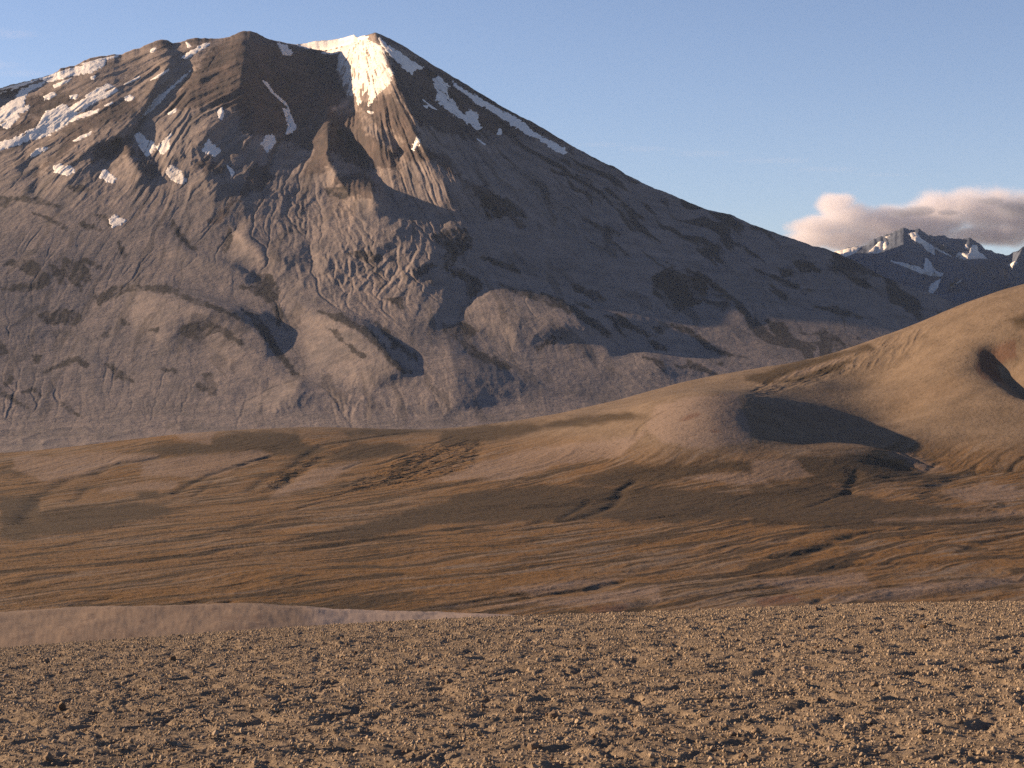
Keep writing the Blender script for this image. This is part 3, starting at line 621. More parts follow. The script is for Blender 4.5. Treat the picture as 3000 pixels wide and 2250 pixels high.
# ------------------------------------------------------------------ snow lying on the volcano
m = NT('old_snow')
pos = m.geo()
dirt_shade = m.ramp(m.noise(.03, 6, .65, pos), .5, .75)
MAT_SNOW = m.done(m.mix(m.math('ADD', m.math('MULTIPLY', m.attr('dirt_shade'), .42), m.math('MULTIPLY', dirt_shade, m.math('ADD', m.math('MULTIPLY', m.attr('dirt_shade'), .5), .25))), (.72, .67, .61), (.21, .17, .14)), .7, m.noise(.06, 5, .6, pos), 8.0, .5, .3)
T5 = Z2((1735, 670), (1850, 740), (2000, 830), (2150, 905)) + Z3((250, 365), (350, 430), (450, 515), (515, 553), (700, 650), (715, 690), (680, 690), (600, 640), (530, 600), (500, 570), (420, 540), (300, 470), (180, 390), (60, 310), (0, 290)) + Z2((1860, 780), (1760, 705))
SNOW = [  # outline, dirt, label
 (Z1((-120, 745), (0, 718), (150, 682), (310, 640), (340, 634), (180, 692), (0, 748), (-120, 780)), .1, 'thin white snow strip along the far left skyline of the volcano'),
 (Z1((330, 640), (480, 590), (640, 545), (850, 497), (830, 530), (740, 580), (610, 600), (520, 622), (390, 660), (410, 640)), .1, 'long tapering snow field just under the left skyline of the volcano'),
 (Z1((650, 522), (800, 480), (960, 447), (960, 456), (800, 495), (700, 514)), .1, 'narrow snow line between rocks on the left skyline crest'),
 (Z1((430, 690), (500, 660), (580, 630), (560, 650), (500, 685), (440, 712)), .2, 'small slanting snow streak below the long left skyline snow field'),
 (Z1((160, 750), (270, 690), (350, 678), (290, 702), (210, 752), (190, 840), (160, 885), (230, 870), (200, 900), (130, 920), (150, 950), (60, 1030), (20, 1020), (40, 985), (80, 965), (0, 985), (-120, 1010), (-120, 920), (0, 880), (90, 830), (140, 790)), .25, 'ragged branching snow field at the far left edge of the volcano'),
 (Z1((360, 780), (430, 745), (455, 765), (410, 800), (360, 805)), .1, 'small oblong snow patch between the two big left snow fields'),
 (Z1((565, 775), (630, 768), (610, 800), (570, 798)), .2, 'tiny snow spot above the largest left snow field'),
 (Z1((735, 620), (775, 615), (765, 640), (740, 645)), .1, 'tiny bright snow spot beneath the tapering left snow field'),
 (Z1((880, 690), (930, 710), (945, 732), (760, 830), (640, 905), (560, 975), (520, 1015), (380, 1090), (250, 1120), (130, 1170), (0, 1205), (-120, 1230), (-120, 1180), (0, 1165), (150, 1110), (230, 1060), (310, 1030), (340, 970), (380, 910), (440, 890), (510, 850), (560, 880), (640, 830), (780, 770), (690, 785), (800, 720)), .3, 'largest sunlit snow field, broad and diagonal on the left shoulder'),
 (Z1((540, 985), (640, 930), (800, 885), (790, 910), (680, 950), (580, 985)), .2, 'slender snow tongue below the largest left snow field'),
 (Z1((1010, 800), (1050, 770), (1085, 790), (1070, 815), (1020, 815)), .1, 'round snow spot alone right of the largest left snow field'),
 (Z1((845, 858), (910, 825), (915, 835), (870, 858)), .1, 'tiny snow sliver beside the slender snow tongue'),
 (Z1((1470, 465), (1560, 410), (1640, 360), (1700, 348), (1690, 368), (1560, 440), (1500, 480)), .1, 'bright snow strip left of the dark peak below the crest'),
 (Z1((1215, 420), (1240, 385), (1265, 395), (1240, 425)), .1, 'small snow patch under the pointed knob of the left crest'),
 (Z1((1510, 345), (1530, 350), (1550, 375), (1520, 385)), .1, 'snow speck between the crest rocks left of the dark peak'),
 (Z1((1550, 565), (1400, 690), (1270, 790), (1200, 880), (1150, 950), (1210, 910), (1320, 800), (1350, 760), (1420, 695), (1500, 620)), .8, 'dirty snow gully running down from the dark peak to the left'),
 (Z1((1360, 920), (1430, 880), (1425, 905), (1370, 930)), .2, 'small snow chip at the lower left foot of the dark peak'),
 (Z1((1770, 890), (1800, 875), (1815, 930), (1800, 970), (1770, 960)), .1, 'upright oval snow patch below the middle of the dark peak'),
 (Z1((1005, 685), (1130, 618), (1135, 626), (1060, 668)), .3, 'hair thin snow line on the smooth brown left shoulder'),
 (Z1((1220, 648), (1300, 598), (1370, 558), (1365, 572), (1290, 622)), .3, 'broken thin snow line left of the dirty snow gully'),
 (Z1((590, 1140), (660, 1100), (740, 1070), (735, 1085), (690, 1112), (620, 1142)), .5, 'grey snow ledge above the shaded left hollow'),
 (Z1((250, 1250), (310, 1200), (390, 1190), (330, 1240), (250, 1275)), .7, 'dull snow remnant low on the far left slope'),
 (Z1((1090, 1100), (1130, 1070), (1180, 1130), (1250, 1160), (1260, 1200), (1220, 1245), (1180, 1260), (1130, 1180)), .45, 'blue shaded snow basin at the end of the dirty gully'),
 (Z1((1270, 1200), (1390, 1080), (1365, 1160), (1380, 1190), (1310, 1250)), .6, 'sunlit dirty snow apron right of the shaded snow basin'),
 (Z1((440, 1350), (480, 1340), (580, 1360), (600, 1390), (540, 1410), (450, 1390)), .6, 'low grey snow patch left of the shaded left hollow'),
 (Z1((820, 1440), (840, 1370), (870, 1400), (930, 1450), (910, 1475)), .1, 'blue wedge of snow in the shaded left hollow'),
 (Z1((1640, 1230), (1660, 1180), (1690, 1130), (1720, 1170), (1790, 1210), (1740, 1260)), .2, 'forked blue snow patch below the dark peak'),
 (Z1((1840, 1340), (1880, 1370), (1900, 1400), (1880, 1430)), .3, 'faint small snow patch under the forked blue snow patch'),
 (Z1((1390, 1340), (1460, 1380), (1510, 1470), (1460, 1490), (1400, 1460), (1340, 1390)), .9, 'pale dusty snow patch lowest in the middle of the left face'),
 (Z2((475, 366), (600, 340), (800, 320), (880, 297), (930, 283), (965, 307), (1020, 293), (1050, 300), (1000, 330), (850, 372), (700, 402), (560, 390)), .35, 'smooth brilliant snow saddle on the skyline between the two summits'),
 (Z2((1050, 300), (1060, 330), (1110, 350), (1150, 370), (1180, 420), (1200, 500), (1190, 530), (1250, 590), (1230, 650), (1200, 700), (1120, 760), (1070, 830), (1050, 850), (1060, 790), (1030, 720), (985, 780), (990, 830), (970, 845), (950, 770), (890, 770), (860, 700), (830, 620), (795, 560), (810, 460), (830, 385), (950, 335)), .55, 'steep glowing glacier face on the left side of the right summit'),
 (Z2((1140, 300), (1170, 330), (1200, 370), (1240, 390), (1330, 450), (1390, 500), (1490, 540), (1480, 560), (1410, 560), (1400, 600), (1370, 580), (1300, 510), (1230, 450), (1180, 390), (1150, 350)), .1, 'shaded snow apron right below the right summit'),
 (Z2((1570, 640), (1620, 620), (1680, 680), (1710, 700), (1675, 712), (1700, 790), (1750, 830), (1780, 900), (1830, 930), (1870, 890), (1940, 930), (1930, 980), (1960, 1030), (1930, 1055), (1870, 1020), (1830, 970), (1750, 930), (1660, 860), (1600, 800), (1610, 760)), .15, 'crooked blue snow field halfway down the shaded right flank'),
 (T5, .15, 'long straight snow streak beside the right skyline of the volcano'),
 (Z2((190, 650), (230, 670), (280, 750), (380, 830), (400, 870), (330, 810), (260, 740)), .2, 'thin blue snow ribbon right of the dark peak'),
 (Z2((360, 880), (400, 890), (440, 980), (460, 1040), (420, 1070), (385, 1085), (390, 1030), (400, 990)), .2, 'snow tongue continuing under the thin blue ribbon'),
 (Z2((180, 1160), (220, 1110), (270, 1090), (300, 1130), (280, 1180), (230, 1230)), .2, 'rounded blue snow patch below the snow tongue in the centre'),
 (Z2((310, 345), (380, 370), (430, 420), (420, 450), (360, 440)), .5, 'dusky snow scrap on the crest right of the dark peak'),
 (Z2((670, 425), (830, 385), (800, 430), (740, 440)), .7, 'faint snow scraps beneath the brilliant snow saddle'),
 (Z2((1410, 1200), (1440, 1110), (1465, 1130), (1460, 1170), (1420, 1210)), .2, 'small sunlit snow chip on the lower summit ridge'),
 (Z2((1495, 856), (1530, 856), (1525, 880)), .2, 'snow dot on the dark right flank'),
 (Z2((1490, 806), (1600, 888), (1560, 874)), .2, 'thin snow dash above the crooked blue snow field'),
 (Z2((1930, 1125), (2000, 1170), (1990, 1175)), .3, 'short faint snow dash below the crooked blue snow field'),
 (Z2((2090, 1090), (2110, 1040), (2130, 1050), (2120, 1090)), .3, 'small snow fleck between the crooked field and the long streak'),
 (Z2((1040, 900), (1090, 908), (1080, 922), (1050, 915)), .1, 'tiny bright snow fleck below the glacier face'),
 (Z5((890, 390), (930, 375), (1010, 400), (980, 430), (930, 435), (910, 455)), .6, 'lone grey snow patch low on the shaded left flank'),
]
NX_ = np.gradient(PM, axis=1); NY_ = np.gradient(PM, axis=0)
NRM = np.cross(NX_, NY_); NRM /= np.linalg.norm(NRM, axis=-1, keepdims=True) + 1e-9
NRM[NRM[..., 2] < 0] *= -1
e_s = fbm(sx / 13, sy / 8, 5, 101, .62) * 9 + fbm((ph + wx * .001) * 60, rad / 90, 3, 103) * 3.5
hole = fbm((ph + wx * .001) * 34, rad / 60, 5, 107, .6)
for pts, dirt_, label in SNOW:
    pa = np.array(pts)
    lo = pa.min(0) - 10; hi = pa.max(0) + 10
    c0 = np.searchsorted(MX, lo[0] - 120); c1 = np.searchsorted(MX, hi[0] + 120)
    sub = (sx[:, c0:c1] > lo[0]) & (sx[:, c0:c1] < hi[0]) & (sy[:, c0:c1] > lo[1]) & (sy[:, c0:c1] < hi[1])
    rr = np.where(sub.any(1))[0]; cc = np.where(sub.any(0))[0]
    if len(rr) < 2: continue
    r0, r1 = rr[0], rr[-1] + 1; a0, a1 = c0 + cc[0], c0 + cc[-1] + 1
    w = polydist(pa, sx[r0:r1, a0:a1], sy[r0:r1, a0:a1])
    thick = w.max()
    f = w + (4.2 if w.max() > 9 and pa[:, 0].mean() < 420 else 2.0 if w.max() > 9 else 1.2) + e_s[r0:r1, a0:a1] * np.clip(thick / 9, 0.25, 1)
    if thick > 9: f = np.minimum(f, (hole[r0:r1, a0:a1] + (.55 if 'saddle' in label else .16 if 'glacier' in label else .36)) * 26)
    h = np.clip(f * .7, -3, 1.6)
    V = PM[r0:r1, a0:a1] + NRM[r0:r1, a0:a1] * h[..., None]
    mx = np.maximum.reduce([f[:-1, :-1], f[1:, :-1], f[:-1, 1:], f[1:, 1:]])
    fc = grid_faces(r1 - r0, a1 - a0, mx > -1.5)
    if not len(fc): continue
    used, inv = np.unique(fc, return_inverse=True)
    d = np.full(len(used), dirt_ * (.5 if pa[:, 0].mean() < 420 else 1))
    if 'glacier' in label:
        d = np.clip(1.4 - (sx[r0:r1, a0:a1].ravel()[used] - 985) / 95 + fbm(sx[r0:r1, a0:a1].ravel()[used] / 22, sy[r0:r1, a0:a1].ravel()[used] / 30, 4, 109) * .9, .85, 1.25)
    link('snow_patch', raw_mesh('snow_patch', V.reshape(-1, 3)[used], inv.reshape(fc.shape), dict(dirt_shade=d)), MAT_SNOW,
         label=label, category='snow patch', group='snow patches on the volcano')
# ================================================================== valley floor and tan ash hills
def bump_pts(*rows): return rows
CT = []          # (x, y, distance) sightings of the ground
def c(*rows):
    for r in rows: CT.append(r)
# low far rise on the left, its skyline, and the ground falling away behind it
c((-400, 1350, 4000), (-150, 1340, 4050), (0, 1333, 4100), (130, 1320, 4120), (250, 1306, 4150), (360, 1292, 4180), (480, 1277, 4200), (620, 1264, 4260), (760, 1256, 4300), (900, 1252, 4350),
  (1050, 1254, 4380), (1180, 1258, 4300), (1290, 1259, 4200), (1400, 1258, 4080), (1563, 1240, 3980), (1653, 1219, 3960), (1791, 1193, 4000))
c((-300, 1450, 3400), (0, 1420, 3450), (300, 1400, 3500), (600, 1385, 3500), (900, 1370, 3500), (1150, 1370, 3420), (1300, 1350, 3450))
c((-300, 1560, 2450), (200, 1545, 2450), (700, 1520, 2520), (1100, 1500, 2600), (1400, 1480, 2650), (1700, 1470, 2700))
# tan hill: skyline
c((1852, 1172, 4050), (1935, 1143, 4150), (1997, 1121, 4200), (2123, 1099, 4260), (2250, 1077, 4280), (2410, 1046, 4280), (2507, 1012, 4250), (2641, 965, 4200), (2735, 929, 4160), (2826, 891, 4120), (2905, 864, 4080), (3000, 840, 4040), (3150, 800, 4000), (3350, 765, 3950))
# tan hill: body
c((2560, 1130, 3900), (2700, 1070, 3860), (2850, 1010, 3820), (3000, 960, 3800), (3200, 910, 3780))
c((2600, 1230, 3620), (2720, 1190, 3600), (2860, 1160, 3560), (3000, 1130, 3540), (3200, 1100, 3520))
c((2700, 1340, 3290), (2850, 1345, 3220), (3000, 1345, 3190), (3200, 1345, 3180), (2630, 1370, 3150), (2900, 1410, 2960), (3150, 1410, 2940))
# knoll in front of it
c((1690, 1235, 3820), (1830, 1195, 3700), (1935, 1168, 3600), (2015, 1157, 3540), (2090, 1154, 3500), (2160, 1162, 3480), (2210, 1174, 3470), (2290, 1192, 3500), (2374, 1198, 3580), (2440, 1210, 3600))
c((1950, 1230, 3360), (2060, 1225, 3320), (2160, 1235, 3310), (2240, 1250, 3330), (2000, 1310, 3160), (2120, 1315, 3130), (2220, 1320, 3150), (2340, 1300, 3250), (2430, 1285, 3330))
c((1750, 1330, 3260), (1850, 1370, 3050), (2050, 1390, 2960), (2200, 1395, 2930), (2350, 1375, 2980), (2500, 1345, 3110), (2560, 1320, 3230), (2480, 1270, 3430))
c((1550, 1330, 3420), (1680, 1290, 3520), (1500, 1400, 3060), (1700, 1410, 2960), (2000, 1445, 2770), (2300, 1440, 2780), (2560, 1430, 2840))
# saddle behind the knoll
c((1990, 1148, 3930), (2120, 1140, 3960), (2250, 1125, 3980), (2380, 1125, 3900))
def floorz(x, Y): return -186.0
W3 = [at(x, y, Y) for x, y, Y in CT]
for X, Y, Z in ((-1400, 4700, -215), (-700, 4800, -212), (-200, 4900, -205), (300, 4900, -205), (700, 4800, -200), (1200, 4700, -60), (1500, 4500, 90), (-1400, 5600, -235), (0, 5600, -235), (900, 5600, -225), (1700, 5400, -80), (-1500, 3000, -188), (-900, 1300, -190), (0, 1300, -190), (900, 1300, -190),
                (-900, 700, -190), (0, 700, -190), (900, 700, -190), (-700, 1900, -189), (-300, 1900, -188), (100, 1900, -187), (500, 1900, -185), (900, 1900, -181), (1400, 1900, -175), (500, 2350, -180), (800, 2400, -176), (1200, 2450, -170), (1600, 2600, -150), (1700, 3300, -60), (1800, 3800, 190), (2100, 4300, 300)):
    W3.append(np.array([X, Y, Z], float))
W3 = np.array(W3)
def tps_fit(pts, reg):
    n = len(pts); s = 1000.0; p = pts[:, :2] / s
    r2 = ((p[:, None] - p[None]) ** 2).sum(-1)
    K = np.where(r2 > 0, 0.5 * r2 * np.log(r2 + 1e-12), 0) + np.eye(n) * reg
    Pm = np.concatenate([np.ones((n, 1)), p], 1)
    A = np.block([[K, Pm], [Pm.T, np.zeros((3, 3))]])
    sol = np.linalg.solve(A, np.concatenate([pts[:, 2], np.zeros(3)]))
    def ev(X, Y):
        x = np.ravel(X) / s; y = np.ravel(Y) / s
        out = sol[n] + sol[n + 1] * x + sol[n + 2] * y
        for k in range(n):
            d = (x - p[k, 0]) ** 2 + (y - p[k, 1]) ** 2
            out = out + sol[k] * 0.5 * d * np.log(d + 1e-12)
        return out.reshape(np.shape(X))
    return ev
TPS = tps_fit(W3, 0.00003)
ncol = 1560
az = np.linspace(-460, 3460, ncol)
t_ = np.concatenate([np.linspace(700, 1300, 24, endpoint=False), 1 / np.linspace(1 / 1300, 1 / 2600, 300, endpoint=False), np.linspace(2600, 4700, 400, endpoint=False), np.linspace(4700, 5600, 40)])
XA = ((az - CX) / F)[None, :] * t_[:, None]; YA = np.broadcast_to(t_[:, None], XA.shape)
# coarse evaluation of the smooth hills
jr = np.linspace(0, len(t_) - 1, 170); jc = np.linspace(0, ncol - 1, 200)
Tc = np.interp(jr, np.arange(len(t_)), t_); Ac = np.interp(jc, np.arange(ncol), (az - CX) / F)
Zc = TPS(Ac[None, :] * Tc[:, None], np.broadcast_to(Tc[:, None], (len(Tc), len(Ac))))
def up2(Zc, nr, nc):
    v = np.linspace(0, Zc.shape[0] - 1, nr); u = np.linspace(0, Zc.shape[1] - 1, nc)
    def cub(a, x, axis):
        a = np.moveaxis(a, axis, 0); n = a.shape[0]
        i = np.minimum(x.astype(int), n - 2); f = (x - i)[:, None]
        p0 = a[np.maximum(i - 1, 0)]; p1 = a[i]; p2 = a[i + 1]; p3 = a[np.minimum(i + 2, n - 1)]
        r = p1 + .5 * f * (p2 - p0 + f * (2 * p0 - 5 * p1 + 4 * p2 - p3 + f * (3 * (p1 - p2) + p3 - p0)))
        return np.moveaxis(r, 0, axis)
    return cub(cub(Zc, v, 0), u, 1)
ZT = up2(Zc, len(t_), ncol)
PV = np.stack([XA, YA, ZT], -1)
vx, vy = sight(PV)
# drainage direction of the plain
ca, sa_ = .62, .78
al = XA * ca + YA * sa_; ac = -XA * sa_ + YA * ca
wob = fbm(XA / 300, YA / 420, 4, 201)
hill = np.clip((ZT + 165) / 60, 0, 1)          # 0 on the plain, 1 on the hills
plain = 1 - sstep(0.0, 1, hill)
swell = fbm(al / 520 + wob * .5, ac / 130 + wob * 1.2, 4, 203)
swell2 = ridged(al / 260 + wob * .8, ac / 62 + wob * 2.0, 4, 207) - .35
rill = ridged(al / 120 + wob * 1.5, ac / 22 + wob * 3.5, 3, 211) - .35
micro = fbm(XA / 9, YA / 9, 4, 215)
zz_ = swell * 3.4 * plain + swell2 * .7 * plain + rill * (.6 * plain + .12) + micro * (.25 + .15 * plain)
zz_ += fbm(XA / 240, YA / 240, 4, 221) * 5 * (1 - plain)
# gullies traced on the ground
GUL = [  # sightings, half width (m), depth (m)
 (A1((200, 1340), (330, 1120), (480, 1020), (620, 970), (800, 940), (900, 870), (1020, 850), (1180, 830), (1300, 800)), 26, 9), (A1((590, 1170), (700, 1060), (790, 1040)), 16, 5),
 (A1((1400, 1100), (1560, 1000), (1700, 940), (1900, 880), (2060, 830), (2212, 790)), 17, 8), (A1((1560, 1120), (1700, 1000)), 12, 4),
 (A2((60, 1080), (200, 980), (400, 900), (560, 790), (690, 700), (900, 670), (1200, 620), (1500, 590)), 20, 8), (A2((250, 1060), (400, 1000), (520, 900), (700, 800)), 24, 9), (A2((400, 930), (400, 1000)), 10, 5),
 (A2((700, 1140), (950, 1060), (1200, 1000), (1500, 900), (1700, 810), (1950, 690)), 9, 4.5), (A2((850, 1040), (1050, 960), (1250, 950), (1450, 880), (1510, 820)), 10, 5), (A2((870, 900), (1020, 840)), 9, 4),
 (A2((1150, 860), (1400, 770), (1600, 690), (1750, 630), (2212, 570)), 9, 5), (A2((1250, 930), (1500, 830), (1700, 720), (1880, 660)), 8, 4), (A2((1330, 980), (1600, 880), (1900, 790)), 7, 3.5),
 (A2((500, 1180), (900, 1080), (1300, 1010), (1700, 950), (1900, 920)), 8, 3.5), (A2((0, 1290), (400, 1230), (800, 1140)), 12, 5), (A2((0, 880), (180, 820), (280, 780)), 14, 6),
 (A3((680, 1190), (900, 1150), (1010, 1110), (1110, 1040), (1180, 930), (1290, 840)), 15, 9), (A3((700, 1170), (830, 1090), (920, 1010)), 10, 5), (A3((0, 1240), (300, 1240), (560, 1190)), 14, 5),
 (A3((1230, 500), (1300, 410), (1420, 330), (1500, 290)), 7, 2.5), (A3((1000, 270), (1240, 240), (1420, 200)), 8, 2.0),
 (Z8((800, 1530), (800, 1450), (870, 1380), (850, 1330)), 16, 9), (Z8((470, 1630), (640, 1560), (800, 1490)), 9, 5), (Z8((1100, 1390), (1280, 1360), (1500, 1290), (1570, 1250)), 12, 5),
 (Z8((1400, 1510), (1560, 1430), (1700, 1370), (1830, 1330), (2100, 1320), (2212, 1310)), 28, 12), (Z8((1830, 1340), (1830, 1290)), 9, 4), (Z8((2130, 1320), (2150, 1270), (2212, 1220)), 10, 5), (Z8((1150, 1180), (1250, 1250), (1400, 1330)), 9, 4.5), (Z8((1210, 1170), (1380, 1260), (1560, 1300)), 9, 4.5),
 (Z8((0, 690), (150, 600), (420, 560), (620, 500), (800, 440), (930, 350)), 11, 5), (Z8((40, 620), (170, 590), (330, 510), (540, 430)), 8, 3), (Z8((250, 610), (380, 600), (500, 550)), 9, 4),
 (A4((220, 800), (450, 720), (660, 670), (1000, 640)), 13, 6), (A4((200, 920), (420, 880), (640, 800), (820, 740), (960, 710), (1300, 690)), 17, 9), (A4((1240, 770), (1500, 720)), 10, 4), (A4((1640, 880), (1700, 860), (1900, 800), (2212, 730)), 13, 6),
 (A4((0, 1080), (400, 1060), (700, 1010), (900, 980), (1500, 960)), 15, 6), (A4((0, 640), (700, 660), (1300, 670), (1700, 650), (2212, 600)), 13, 6), (A4((1700, 530), (2000, 510), (2212, 480)), 12, 6),
 (A4((0, 1240), (400, 1180)), 12, 6), (A4((1100, 1260), (1400, 1230), (1800, 1190), (2212, 1120)), 24, 9), (A4((480, 1300), (540, 1280)), 8, 6), (A4((1300, 1300), (1900, 1260)), 14, 4),
 (A2((0, 1580), (250, 1560), (500, 1540), (800, 1500), (1200, 1450), (1500, 1430)), 14, 6), (A2((350, 1490), (700, 1420), (1000, 1380)), 10, 4), (A2((1720, 1400), (1830, 1380)), 12, 6), (A2((0, 1440), (350, 1410)), 10, 4),
 (A1((1330, 1480), (1600, 1440), (1900, 1380), (2212, 1290)), 14, 5), (A1((980, 1540), (1250, 1500), (1800, 1440), (2100, 1400)), 11, 4), (A1((1560, 1640), (1850, 1610), (2212, 1570)), 14, 6), (A1((0, 1580), (400, 1540), (900, 1450), (1400, 1370)), 11, 4), (A1((1180, 1620), (1500, 1600)), 10, 4),
 (zz(0, 1650, ((170, 180), (350, 130), (560, 90))), 12, 5), (zz(0, 1650, ((560, 350), (720, 330), (900, 290))), 12, 6), (zz(0, 1650, ((1540, 330), (1620, 322))), 8, 5), (zz(0, 1650, ((1800, 330), (1850, 310))), 8, 5),
 (zz(1100, 1650, ((1000, 250), (1500, 240), (1800, 190), (2000, 140))), 14, 7), (zz(1100, 1650, ((700, 350), (1100, 310), (1300, 260))), 12, 5), (zz(1100, 1650, ((2050, 380), (2212, 330))), 22, 10),
]
def ground_hit(pts, start=900.0):
    """where sightings meet the smooth ground (nearest crossing)"""
    out = []
    Ys = np.concatenate([np.arange(start, 2600, 12.0), np.arange(2600, 4700, 12.0)])
    for x, y in pts:
        P = at(np.full(len(Ys), x), np.full(len(Ys), y), Ys)
        below = P[:, 2] <= TPS(P[:, 0], P[:, 1])
        k = int(np.argmax(below)) if below.any() else int(np.argmin(np.abs(Ys - 4200)))
        out.append((P[k, 0], P[k, 1]))
    return out
def dense(pts, step=14):
    o = [pts[0]]
    for a, b in zip(pts[:-1], pts[1:]):
        n = max(1, int(math.hypot(b[0] - a[0], b[1] - a[1]) / step))
        o += [(a[0] + (b[0] - a[0]) * k / n, a[1] + (b[1] - a[1]) * k / n) for k in range(1, n + 1)]
    return o
moss_g = np.zeros_like(XA)
for pts, hw, dep in GUL:
    g = ground_hit(dense(pts, 60))
    ga = np.array(g); lo = ga.min(0) - hw * 4; hi = ga.max(0) + hw * 4
    r0, r1 = np.searchsorted(t_, lo[1]), np.searchsorted(t_, hi[1])
    if r1 <= r0 + 1: continue
    Xs, Ys_ = XA[r0:r1], YA[r0:r1]
    cmask = ((Xs > lo[0]) & (Xs < hi[0])).any(0); cc = np.where(cmask)[0]
    if len(cc) < 2: continue
    sl = (slice(r0, r1), slice(cc[0], cc[-1] + 1))
    d = linedist(g, XA[sl] + wob[sl] * 12, YA[sl] + fbm(XA[sl] / 30, YA[sl] / 30, 3, 237) * 5)
    jw = hw * (1 + .35 * fbm(XA[sl] / 60, YA[sl] / 60, 2, 231))
    zz_[sl] -= dep * .26 * np.exp(-(d / (jw * .6)) ** 2) * (.65 + .7 * np.clip(fbm(XA[sl] / 90, YA[sl] / 90, 3, 233) + .4, 0, 1))
    moss_g[sl] = np.maximum(moss_g[sl], np.exp(-(d / (jw * .8)) ** 2))
# wind-worked rough strips on the hill
ROUGHP = [A2((750, 1100), (1500, 700), (2000, 620), (1900, 900), (1300, 1050)), Z8((0, 620), (900, 330), (1500, 120), (1300, 420), (700, 560), (0, 740)), A2((50, 1100), (400, 880), (560, 780), (720, 790), (300, 1080))]
rough = np.zeros_like(XA)
RV = Raster(-460, 3460, 760, 1900, 3)
rsd = np.full(RV.X.shape, -60.0)
for pg in ROUGHP:
    r = RV.poly(pg, 50)
    rsd[r[0]] = np.maximum(rsd[r[0]], r[1])
rough = RV.sample(sstep(-20, 20, rsd), vx, vy)
zz_ += rough * (ridged(al / 70 + wob, ac / 17 + wob * 2, 4, 241) - .4) * 3.0
# dark crater scar at the right edge of the tan hill
scar = ground_hit(dense(Z8((1960, 290), (2080, 400), (2150, 520), (2212, 640), (2400, 700)), 40))
dsc = linedist(scar, XA, YA)
sc2 = ground_hit(dense(Z8((2120, 330), (2300, 480), (2500, 560)), 40)); dsc2 = linedist(sc2, XA, YA)
zz_ -= 44 * np.exp(-(dsc2 / 66) ** 2) + 12 * np.exp(-(dsc / 20) ** 2)
# the knoll: a rounded dome with a shallow trough on its left
kx, ky = (XA - 372) / 135, (YA - 3400) / 210
zz_ += 1 * np.exp(-(kx ** 2 + ky ** 2) ** 1.2) - 7 * np.exp(-(((XA - 190) / 70) ** 2 + ((YA - 3330) / 230) ** 2))
far_fade = sstep(5400, 4900, YA)
ZV = ZT + zz_ * far_fade
# ---- cover: ash, brown moss, ochre moss, red cinders, pale ash
def cover(polys, soft):
    sd = np.full(RV.X.shape, -90.0)
    for pg in polys:
        r = RV.poly(pg, 80)
        if r: sd[r[0]] = np.maximum(sd[r[0]], r[1])
    e = fbm(RV.X / 90, RV.Y / 22, 4, 251) * soft * 1.4 + fbm((RV.X + RV.Y * 3) / 30, RV.Y / 7, 3, 253) * soft * .8
    return RV.sample(sstep(-soft, soft, sd + e), vx, vy)
BROWN = [A1((1030, 770), (1200, 720), (1400, 680), (1700, 640), (1900, 600), (2400, 590), (2440, 690), (2750, 760), (2500, 800), (2000, 760), (1400, 800)), A2((830, 590), (1000, 570), (1400, 570), (1800, 590), (1500, 620), (900, 640)),
    A2((700, 800), (900, 690), (1300, 690), (1450, 720), (1200, 800), (900, 840)), A3((1200, 720), (1600, 720), (2212, 690), (2600, 760), (2212, 740), (1900, 790), (1500, 880), (1000, 900), (700, 880)),
    A3((0, 930), (600, 880), (1100, 900), (1900, 930), (2300, 980), (2300, 1150), (1600, 1190), (900, 1170), (300, 1190), (-400, 1200), (-900, 1330), (-1500, 1330), (-900, 1180)),
    A3((-300, 440), (600, 370), (1200, 290), (1400, 320), (1000, 390), (500, 440), (0, 560), (-300, 600)), Z8((300, 1210), (1000, 1200), (1400, 1330), (900, 1440), (300, 1440), (-300, 1330)), Z8((-50, 560), (400, 420), (950, 300), (1000, 340), (500, 480), (100, 620)),
    Z8((200, 600), (420, 550), (640, 480), (820, 430), (700, 520), (400, 620)), A4((0, 300), (600, 330), (1100, 470), (2212, 560), (2300, 640), (1300, 680), (0, 650)),
    A1((0, 1100), (300, 1120), (330, 1260), (0, 1340)), A1((0, 900), (350, 900), (330, 940), (0, 950)), A1((1100, 1080), (1280, 1060), (1280, 1140), (1120, 1150)), A1((300, 1240), (1200, 1170), (1500, 1240), (700, 1400), (0, 1470), (0, 1350)),
    Z8((2080, 90), (2300, 40), (2300, 140), (2150, 130))]
OCHRE = [A3((-2000, 1560), (-900, 1480), (0, 1320), (700, 1230), (1500, 1200), (2300, 1180), (2300, 1300), (1500, 1380), (600, 1620), (-400, 1690), (-2000, 1700)), A4((1060, 510), (1450, 440), (1700, 460), (1750, 510), (1250, 530)), A4((1780, 260), (2300, 230), (2300, 300), (1800, 330)),
    A4((0, 650), (900, 650), (700, 680), (0, 700)), A4((0, 800), (900, 740), (2300, 680), (2300, 860), (1500, 980), (600, 960), (0, 1000)), zz(0, 1650, ((600, 330), (1000, 260), (1600, 220), (2300, 260), (3200, 220), (3600, 230), (3400, 380), (2300, 420), (1200, 350))),
    A1((1100, 660), (1300, 620), (1700, 660), (1400, 700)), A1((900, 900), (1000, 870), (1250, 900), (1000, 950)), A2((250, 960), (500, 900), (560, 930), (480, 990)), A2((650, 690), (1300, 650), (1300, 700), (800, 760)), A2((400, 640), (480, 590), (800, 600), (600, 720), (400, 730))]
